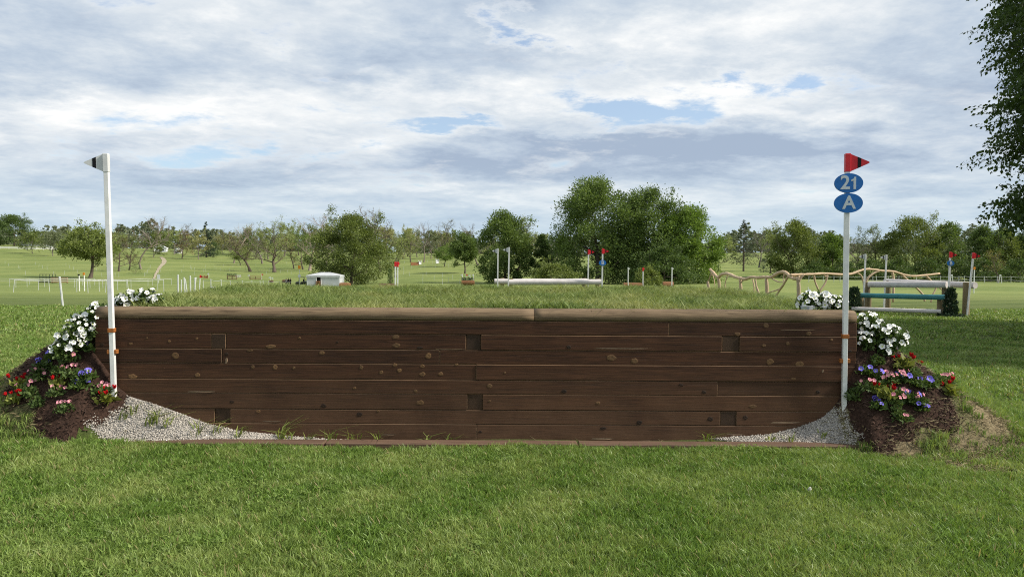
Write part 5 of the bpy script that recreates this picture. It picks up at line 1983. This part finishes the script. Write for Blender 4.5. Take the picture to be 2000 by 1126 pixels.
# ------------------------------------------------------------------ small jumps on the course
def table_jump(label, px, py, wpx, hpx, mat='rail_wood', kind_='rails', d=None, name='cross_country_jump', flags=(), roof=None, rz=0.0):
    p = ground(px, py) if d is None else at(px, d)
    s = p.y / FPX
    w_, h_ = wpx * s, hpx * s
    root = thing(name, label, 'jump', p, rz)
    if kind_ == 'rails':
        n = 3
        for i in range(n):
            z = h_ * (.25 + .7 * i / (n - 1))
            MB().box((-w_ / 2, -.08, z - h_ * .11), (w_ / 2, .06, z + h_ * .06), .02).build('rail', M[mat], root)
        for x in (-w_ * .46, 0, w_ * .46):
            MB().box((x - .1, .06, -.1), (x + .1, .26, h_ * 1.02), .02).build('post', M['post'], root)
    elif kind_ == 'log':
        r = h_ / 2
        MB().tube([(-w_ / 2, 0, r), (-w_ / 4, 0, r * 1.03), (w_ / 4, 0, r), (w_ / 2, 0, r * .98)], [r * .97, r, r, r * .95], 16).build('log', M[mat], root, smooth=False)
        for x in (-w_ * .38, w_ * .38):
            MB().box((x - .12, -r * 1.0, -.05), (x + .12, -r * .8, r * .5), .02).build('chock', M['post'], root)
    elif kind_ == 'ramp':
        V = [(-w_ / 2, -h_ * .5, 0), (w_ / 2, -h_ * .5, 0), (w_ / 2, h_ * .2, h_), (-w_ / 2, h_ * .2, h_), (-w_ / 2, h_ * .7, h_), (w_ / 2, h_ * .7, h_), (w_ / 2, h_ * .9, 0), (-w_ / 2, h_ * .9, 0)]
        MB().add(V, [(0, 1, 2, 3), (3, 2, 5, 4), (4, 5, 6, 7), (0, 3, 4, 7), (1, 6, 5, 2), (0, 7, 6, 1)]).build('ramp', M[mat], root)
        for x in (-w_ / 2 - .1, w_ / 2 + .1):
            MB().box((x - .1, -.1, -.1), (x + .1, .2, h_ * 1.35), .02).build('post', M[mat], root)
    if roof == 'brush':
        rg_ = np.random.default_rng(int(px))
        n = 260
        c = np.stack([rg_.uniform(-w_ / 2, w_ / 2, n), rg_.normal(0, .12, n), h_ + rg_.random(n) * h_ * .5], -1)
        V, F, A = leaf_cloud(rg_, c, .25, .3, 1.5)
        link('brush', np_mesh('brush', V, F, LEAF['needle'], A), root)
    for (ox, hh, red) in flags:
        MB().tube([(ox * s, 0, -.1), (ox * s, 0, hh * s)], .04, 6).build('marker', M['white'], root)
        fm = MB()
        sgn = 1 if red else -1
        fm.add([(ox * s, -.03, hh * s), (ox * s, -.03, (hh - 4) * s), (ox * s + sgn * 4 * s, -.03, (hh - 2) * s), (ox * s, .03, hh * s), (ox * s, .03, (hh - 4) * s), (ox * s + sgn * 4 * s, .03, (hh - 2) * s)],
               [(0, 1, 2), (5, 4, 3), (0, 2, 5, 3), (1, 4, 5, 2), (0, 3, 4, 1)]).build('pennant', M['red'] if red else M['flag_white'], root)
    return root


# steel frame and bench jump under the spreading tree
p = ground(93, 552)
s = p.y / FPX
root = thing('steel_frame', 'dark green steel frame beside the wooden bench jump', 'frame', p)
for x in (-15, -9, -3, 4, 10, 16):
    MB().tube([(x * s, 0, -.1), (x * s, 0, 17 * s)], .05, 6).build('upright', M['steel_green'], root)
for z in (6, 11, 16.5):
    MB().tube([(-16 * s, 0, z * s), (17 * s, 0, z * s)], .045, 6).build('crossbar', M['steel_green'], root)
MB().box((-17 * s, -.3, 0), (18 * s, .3, 2 * s), .02).build('base', M['black'], root)
table_jump('wooden bench-like jump beside the dark steel frame', 116, 553, 32, 11, 'rail_wood', 'rails')
table_jump('small rail jump topped with dark brush before the park trees', 453, 546, 20, 8, 'rail_wood', 'rails', roof='brush')
table_jump('white panel jump beside the brush-topped rails', 465, 542, 11, 5, 'white', 'rails')
table_jump('two-rail jump at the foot of the dark upright trunk', 499, 546, 24, 7, 'rail_wood', 'rails', flags=((-12, 10, False), (12, 12, True)))
table_jump('tiny rust-coloured panel jump near the red pennant', 402, 543, 5, 4, 'rust_log', 'ramp', flags=((6, 10, False),))
table_jump('small log jump with two white markers', 530, 552, 7, 5, 'dark_log', 'log', flags=((-2, 12, False), (3, 11, False)))
table_jump('brown log jump behind the standing people', 560, 552, 16, 6, 'dark_log', 'log')
table_jump('fat brown barrel log jump with four markers before the round tree', 914, 558, 25, 11, 'rust_log', 'log', flags=((-11, 23, False), (-4, 23, True), (4, 22, False), (11, 23, False)), roof='brush')
table_jump('rust-orange ramp jump with end posts on the far slope', 810, 518, 14, 6, 'rust_log', 'ramp')
table_jump('white box beside the rust-orange ramp jump', 820, 516, 4, 6, 'white', 'ramp')
table_jump('white box on the far slope away from the rust-orange ramp', 854, 514, 4, 7, 'white', 'ramp')
table_jump('rust-brown log jump at the left foot of the dense clump', 1236, 565, 36, 14, 'rust_log', 'log', d=84)
table_jump('rust-brown log jump at the right foot of the dense clump', 1305, 565, 20, 15, 'rust_log', 'log', d=84)
table_jump('tan log end showing under the feathery bush tree', 674, 566, 20, 16, 'rust_log', 'log', d=78)
table_jump('dark log jump beside the red-capped poles', 758, 566, 34, 14, 'dark_log', 'log', d=76)
shrub('ivy-dark upright plant on the dark log jump by the red-capped poles', 762, 524, 566, 78, 12, 31, 'dark')
for px, lab, capm, d in ((772, 'left of two red-capped white poles beside the dark log jump', 'red', 66), (776.5, 'right of two red-capped white poles beside the dark log jump', 'red', 60),
                         (1227, 'white pole at the left end of the rust-brown logs', None, 82), (1256, 'red-topped pole among the rust-brown logs', 'red', 84), (1312.5, 'white pole at the right end of the rust-brown logs', None, 82)):
    b = at(px, d)
    top = 511 if px < 900 else 522
    hgt = P(px, top, d).z - b.z
    root = thing('marker_pole', lab, 'pole', b)
    MB().box((-.05, -.05, -.1), (.05, .05, hgt - .1), .008).build('pole', M['white'], root)
    cm = M[capm] if capm else M['flag_white']
    MB().box((-.075, -.075, hgt - .42 if capm else hgt - .12), (.075, .075, hgt), .01).build('cap', cm, root)
    MB().add([(.07, -.02, hgt - .05), (.22, -.02, hgt - .15), (.07, -.02, hgt - .25), (.07, .02, hgt - .05), (.22, .02, hgt - .15), (.07, .02, hgt - .25)],
             [(0, 1, 2), (5, 4, 3), (0, 3, 4, 1), (1, 4, 5, 2), (2, 5, 3, 0)]).build('pennant', cm, root)
# red pennant and orange signs on poles
far_pole('red pennant pole beside the huddle of white uprights', True, 390, 391, 537, 75, hgt=1.9, wd=.07)


def sign_pole(label, px, py, hpx, mat, wpx, hs, extra=None):
    p = ground(px, py)
    s = p.y / FPX
    root = thing('sign_post', label, 'sign', p)
    MB().tube([(0, 0, -.1), (0, 0, hpx * s)], .05, 6).build('post', M['white'], root)
    MB().box((-wpx / 2 * s, -.10, (hpx - hs) * s), (wpx / 2 * s, -.055, hpx * s), .006).build('board', M[mat], root)
    if extra:
        e, sz, zz2 = extra
        MB().box((-sz / 2 * s, -.10, (zz2 - sz) * s), (sz / 2 * s, -.055, zz2 * s), .006).build('notice', M[e], root)


sign_pole('slim white post with an orange marker near the spreading tree', 165, 568, 36, 'orange', 4, 5)
sign_pole('white notice board at the near end of the dirt track', 310, 552, 16, 'white', 6, 9)
sign_pole('low white notice board on the rope row before the park', 417, 572, 13, 'white', 10, 6)
sign_pole('tall post with an orange sign and white notice beside the utility vehicle', 585, 560, 42, 'orange', 5, 7, ('white', 5, 24))
sign_pole('slanting white post pair with dark top near the orange marker', 155, 568, 33, 'black', 4, 3)

# ------------------------------------------------------------------ tent, vehicle, people, buildings
tp = at(631, 142)
s = tp.y / FPX
tent = thing('marquee_tent', 'white frame tent with a hipped roof beneath the feathery bush tree', 'tent', tp)
W_, D_, HE, HR = 64 * s, 4.0, 22 * s, 28 * s
x0, x1 = -W_ / 2, W_ / 2
MB().add([(x0 - .1, -.1, HE), (x1 + .1, -.1, HE), (x1 + .1, D_ + .1, HE), (x0 - .1, D_ + .1, HE), (x0 + 2.2, D_ / 2, HR), (x1 - 2.2, D_ / 2, HR), (x0 - .1, -.1, HE - .35), (x1 + .1, -.1, HE - .35), (x1 + .1, D_ + .1, HE - .35), (x0 - .1, D_ + .1, HE - .35)],
         [(0, 1, 5, 4), (1, 2, 5), (2, 3, 4, 5), (3, 0, 4), (0, 6, 7, 1), (1, 7, 8, 2), (2, 8, 9, 3), (3, 9, 6, 0)]).build('roof', M['tent'], tent)
for a, b in ((x0, x0 + 19 * s), (x0 + 28 * s, x1)):
    MB().box((a, 0, 0), (b, .05, HE - .3)).build('wall', M['tent'], tent)
MB().box((x0, .06, 0), (x0 + .05, D_, HE - .3)).build('wall', M['tent'], tent)
MB().box((x1 - .05, .06, 0), (x1, D_, HE - .3)).build('wall', M['tent'], tent)
MB().box((x0, D_, 0), (x1, D_ + .05, HE - .3)).build('wall', M['tent'], tent)
for x in (x0 + 19 * s, x0 + 28 * s):
    MB().tube([(x, 0, 0), (x, 0, HE - .2)], .06, 6).build('pole', M['white'], tent)
bx = thing('wooden_crate', 'brown wooden crate standing in the opening of the white tent', 'crate', tp + Vector((x0 + 23 * s, -.4, 0)))
for z in (.1, .45, .8):
    MB().box((-.38, -.3, z), (.38, .3, z + .28), .02).build('slat', M['rust_log'], bx)

vp = ground(591, 559)
veh = thing('utility_vehicle', 'dark green open utility vehicle parked beside the white tent', 'vehicle', vp, .15)
MB().box((-1.4, -.7, .38), (1.4, .7, .75), .05).build('chassis', M['vehicle'], veh)
MB().add([(-1.45, -.65, .5), (-.75, -.65, .5), (-.75, -.65, 1.15), (-1.35, -.65, .95), (-1.45, .65, .5), (-.75, .65, .5), (-.75, .65, 1.15), (-1.35, .65, .95)],
         [(0, 1, 2, 3), (7, 6, 5, 4), (0, 4, 5, 1), (1, 5, 6, 2), (2, 6, 7, 3), (3, 7, 4, 0)]).build('hood', M['vehicle'], veh)
MB().box((.35, -.72, .75), (1.45, .72, 1.15), .03).build('cargo_bed', M['vehicle'], veh)
MB().box((-.35, -.6, .75), (.3, .6, 1.0), .05).build('seat', M['black'], veh)
MB().box((.12, -.6, 1.0), (.28, .6, 1.5), .05).build('seat_back', M['black'], veh)
MB().box((-.75, -.7, 1.92), (.35, .7, 1.99), .03).build('roof', M['black'], veh)
for x in (-.7, .3):
    for y in (-.66, .66):
        MB().tube([(x, y, .7), (x + .03, y, 1.95)], .035, 6).build('roof_post', M['black'], veh)
for x in (-1.0, 1.0):
    for y in (-.72, .72):
        wl = MB().tube([(x, y - .12, .32), (x, y + .12, .32)], .32, 16).build('wheel', M['tyre'], veh)
        MB().tube([(x, y - .13, .32), (x, y + .13, .32)], .16, 12).build('rim', M['cloth_grey'], wl)


def person(label, px, py, top_m, leg_m, pose, hgt=1.74, rz=0.0):
    """standing figure: one skinned body, head with hair, clothes as the skin's colouring by height"""
    p = ground(px, py)
    root = thing('person', label, 'person', p, rz)
    k = hgt / 1.74
    J = {'pel': (0, 0, .95), 'waist': (0, .0, 1.08), 'chest': (0, .01, 1.30), 'neck': (0, .01, 1.49), 'head': (0, -.01, 1.60), 'crown': (0, .0, 1.70),
         'hl': (-.10, 0, .90), 'kl': (-.11, -.02, .50), 'al': (-.12, .02, .09), 'tl': (-.13, -.14, .03),
         'hr': (.10, 0, .90), 'kr': (.11 + pose * .05, -.04, .50), 'ar': (.14 + pose * .1, .02, .09), 'tr': (.16 + pose * .1, -.14, .03),
         'sl': (-.19, .01, 1.42), 'el': (-.25, .03, 1.14), 'wl': (-.24, -.06, .90), 'fl': (-.24, -.10, .80),
         'sr': (.19, .01, 1.42), 'er': (.26, .04, 1.15), 'wr': (.20 - pose * .15, -.16, 1.0 + pose * .12), 'fr': (.16 - pose * .15, -.22, .98 + pose * .16)}
    R = {'pel': .15, 'waist': .135, 'chest': .155, 'neck': .06, 'head': .095, 'crown': .075, 'hl': .10, 'kl': .065, 'al': .045, 'tl': .04, 'hr': .10, 'kr': .065, 'ar': .045, 'tr': .04,
         'sl': .065, 'el': .047, 'wl': .034, 'fl': .03, 'sr': .065, 'er': .047, 'wr': .034, 'fr': .03}
    E = [('pel', 'waist'), ('waist', 'chest'), ('chest', 'neck'), ('neck', 'head'), ('head', 'crown'), ('pel', 'hl'), ('hl', 'kl'), ('kl', 'al'), ('al', 'tl'), ('pel', 'hr'), ('hr', 'kr'), ('kr', 'ar'), ('ar', 'tr'),
         ('chest', 'sl'), ('sl', 'el'), ('el', 'wl'), ('wl', 'fl'), ('chest', 'sr'), ('sr', 'er'), ('er', 'wr'), ('wr', 'fr')]
    names = list(J)
    me = bpy.data.meshes.new('body')
    me.from_pydata([tuple(c * k for c in J[n]) for n in names], [(names.index(a), names.index(b)) for a, b in E], [])
    tmp = bpy.data.objects.new('body', me)
    COL.objects.link(tmp)
    tmp.modifiers.new('skin', 'SKIN')
    bpy.context.view_layer.objects.active = tmp
    for i, n in enumerate(names):
        me.skin_vertices[0].data[i].radius = (R[n] * k, R[n] * k * (.72 if n in ('pel', 'waist', 'chest') else 1))
        me.skin_vertices[0].data[i].use_root = (n == 'pel')
    ss = tmp.modifiers.new('sub', 'SUBSURF')
    ss.levels = ss.render_levels = 1
    bpy.context.view_layer.update()
    out = bpy.data.meshes.new_from_object(tmp.evaluated_get(bpy.context.evaluated_depsgraph_get()))
    bpy.data.objects.remove(tmp)
    out.materials.clear()
    for m in (M['skin'], top_m, leg_m, M['black']):
        out.materials.append(m)
    for pl in out.polygons:
        z = pl.center.z / k
        x = abs(pl.center.x) / k
        if z > 1.47:
            mi = 0
        elif z < .10:
            mi = 3
        elif z < .96 and x < .2:
            mi = 2
        elif (z < .92 and x > .2) or (x < .22 and pl.center.y < -.17 * k):
            mi = 0
        else:
            mi = 1
        pl.material_index = mi
        pl.use_smooth = True
    link('body', out, root)
    h = MB()
    n = 10
    for (z, r) in ((1.64, .102), (1.70, .098), (1.75, .06), (1.765, .0)):
        for i in range(n):
            a = 2 * PI * i / n
            h.v.append((r * math.cos(a) * k, (r * math.sin(a) + .012) * k, z * k))
    for i in range(3):
        for j in range(n):
            h.f.append((i * n + j, i * n + (j + 1) % n, (i + 1) * n + (j + 1) % n, (i + 1) * n + j))
            h.m.append(0)
    h.build('hair', M['hair'], root, smooth=True)
    return root


person('person in a grey top and dark trousers standing beside two others near the vehicle', 559, 559, M['cloth_grey'], M['cloth_dark'], .6, 1.70, .5)
person('person in dark clothes standing between two others near the vehicle', 563.5, 559.5, M['cloth_dark'], M['cloth_blue'], .2, 1.78, -.2)
person('person in a dark jacket standing closest to the vehicle', 567.5, 559, M['cloth_dark'], M['cloth_dark'], .8, 1.76, -.8)


def house(label, px, py, wpx, hpx, d, rz):
    p = at(px, d)
    s = d / FPX
    w_, h_ = wpx * s, hpx * s
    root = thing('house', label, 'house', p, rz)
    e = h_ * .62
    dp = w_ * .8
    MB().add([(-w_ / 2, 0, -1), (w_ / 2, 0, -1), (w_ / 2, 0, e), (0, 0, h_), (-w_ / 2, 0, e), (-w_ / 2, dp, -1), (w_ / 2, dp, -1), (w_ / 2, dp, e), (0, dp, h_), (-w_ / 2, dp, e)],
             [(0, 1, 2, 3, 4), (9, 8, 7, 6, 5), (0, 4, 9, 5), (1, 6, 7, 2)]).build('wall', M['house'], root)
    o = .25
    MB().add([(-w_ / 2 - o, -o, e - .1), (0, -o, h_ + .12), (w_ / 2 + o, -o, e - .1), (-w_ / 2 - o, dp + o, e - .1), (0, dp + o, h_ + .12), (w_ / 2 + o, dp + o, e - .1),
              (-w_ / 2 - o, -o, e + .1), (0, -o, h_ + .32), (w_ / 2 + o, -o, e + .1), (-w_ / 2 - o, dp + o, e + .1), (0, dp + o, h_ + .32), (w_ / 2 + o, dp + o, e + .1)],
             [(6, 7, 10, 9), (7, 8, 11, 10), (0, 3, 4, 1), (1, 4, 5, 2), (0, 1, 7, 6), (1, 2, 8, 7), (3, 9, 10, 4), (4, 10, 11, 5), (0, 6, 9, 3), (2, 5, 11, 8)]).build('roof', M['house'], root)
    for x in (-w_ * .28, w_ * .25):
        wn = MB().box((x - .45, -.05, e * .35), (x + .45, -.004, e * .8)).build('window', M['glass_dark'], root)
        MB().box((x - .55, -.09, e * .28), (x + .55, -.05, e * .34)).build('sill', M['house'], wn)
    MB().box((-.45, -.05, 0), (.45, -.004, e * .68)).build('door', M['cloth_grey'], root)
    return root


house('white gabled house under the dark tree at the head of the dirt track', 313, 494, 22, 13, 432, .25)
house('small white shed half hidden left of the spruce', 345, 496, 12, 9, 420, -.2)

# white board fence on the hill and a car behind it
fp = at(40, 430)
fence = thing('white_rail_fence', 'white board fence curving over the left hill', 'fence', fp)
pts = [P(px, py, d) for px, py, d in ((-60, 489, 425), (0, 490, 428), (35, 491.5, 430), (70, 493, 432), (100, 494.5, 436), (106, 492, 446), (96, 488, 456), (80, 486, 464), (55, 484.5, 470), (30, 484, 476))]
run = []
for a, b in zip(pts, pts[1:]):
    n = max(1, int((b - a).length / 3.4))
    for i in range(n):
        q = a.lerp(b, i / n)
        run.append(Vector((q.x, q.y, gz(q.x, q.y))))
for i, q in enumerate(run):
    MB().box((-.10, -.10, -.2), (.10, .10, 1.5)).build('post', M['white'], fence, loc=q - fp)
    if i + 1 < len(run):
        for z in (.55, .95, 1.35):
            v = run[i + 1] - q
            m4 = Matrix.Translation((0, 0, z)) @ v.to_track_quat('X', 'Z').to_matrix().to_4x4()
            MB().box((.02, -.13, -.11), (v.length - .02, -.104, .11), M=m4).build('rail', M['white'], fence, loc=q - fp)
cp_ = at(59, 480)
car = thing('parked_car', 'pale blue car parked behind the white board fence on the hill', 'car', cp_, .1)
prof = [(-2.1, .35), (2.1, .35), (2.15, .8), (1.3, .95), (.7, 1.45), (-.9, 1.45), (-1.6, .95), (-2.15, .85)]
V = [(x, y, z) for y in (-.85, .85) for x, z in prof]
n = len(prof)
MB().add(V, [tuple(range(n)), tuple(range(2 * n - 1, n - 1, -1))] + [(i, (i + 1) % n, n + (i + 1) % n, n + i) for i in range(n)]).build('body', M['car_blue'], car)
for y in (-.86, .86):
    MB().add([(1.1, y, .98), (.62, y, 1.38), (-.82, y, 1.38), (-1.35, y, .98), (1.1, y * 1.01, .98), (.62, y * 1.01, 1.38), (-.82, y * 1.01, 1.38), (-1.35, y * 1.01, .98)],
             [(0, 1, 2, 3), (7, 6, 5, 4), (0, 4, 5, 1), (1, 5, 6, 2), (2, 6, 7, 3), (3, 7, 4, 0)]).build('window', M['glass_dark'], car)
    for x in (-1.3, 1.3):
        MB().tube([(x, y - .1, .32), (x, y + .1, .32)], .32, 14).build('wheel', M['tyre'], car)

# white stable-yard trough and rails right of the fence bend
tr_ = at(125, 440)
root = thing('white_wall', 'low white wall at the end of the board fence', 'wall', tr_)
MB().box((-5.5, -.2, -.3), (5.5, .2, .9), .02).build('panel', M['white'], root)
MB().box((-5.6, -.25, .9), (5.6, .25, 1.0), .02).build('coping', M['white'], root)

# dirt track
tk = [(300, 545, 4), (304, 536, 4.5), (309, 527, 5.5), (314, 520, 7), (320, 514, 9), (321, 509, 9), (318, 505, 8), (314, 501, 6)]
V, F = [], []
prev = None
cl = []
for px, py, w_ in tk:
    q = ground(px, py)
    cl.append((q, w_ * q.y / FPX / 2))
n = 6
for (a, wa), (b, wb) in zip(cl, cl[1:]):
    for i in range(n):
        t = i / n
        q = a.lerp(b, t)
        ww = (wa + (wb - wa) * t) * (1 + .15 * math.sin(q.y * .3))
        for k in range(5):
            x = q.x + ww * (k / 2 - 1)
            V.append((x, q.y, gz(x, q.y) + .12))
rowsn = len(V) // 5
for i in range(rowsn - 1):
    for k in range(4):
        F.append((i * 5 + k, i * 5 + k + 1, i * 5 + k + 6, i * 5 + k + 5))
kind(MB().add(V, F).build('dirt_track', M['path'], None, smooth=True), 'structure')
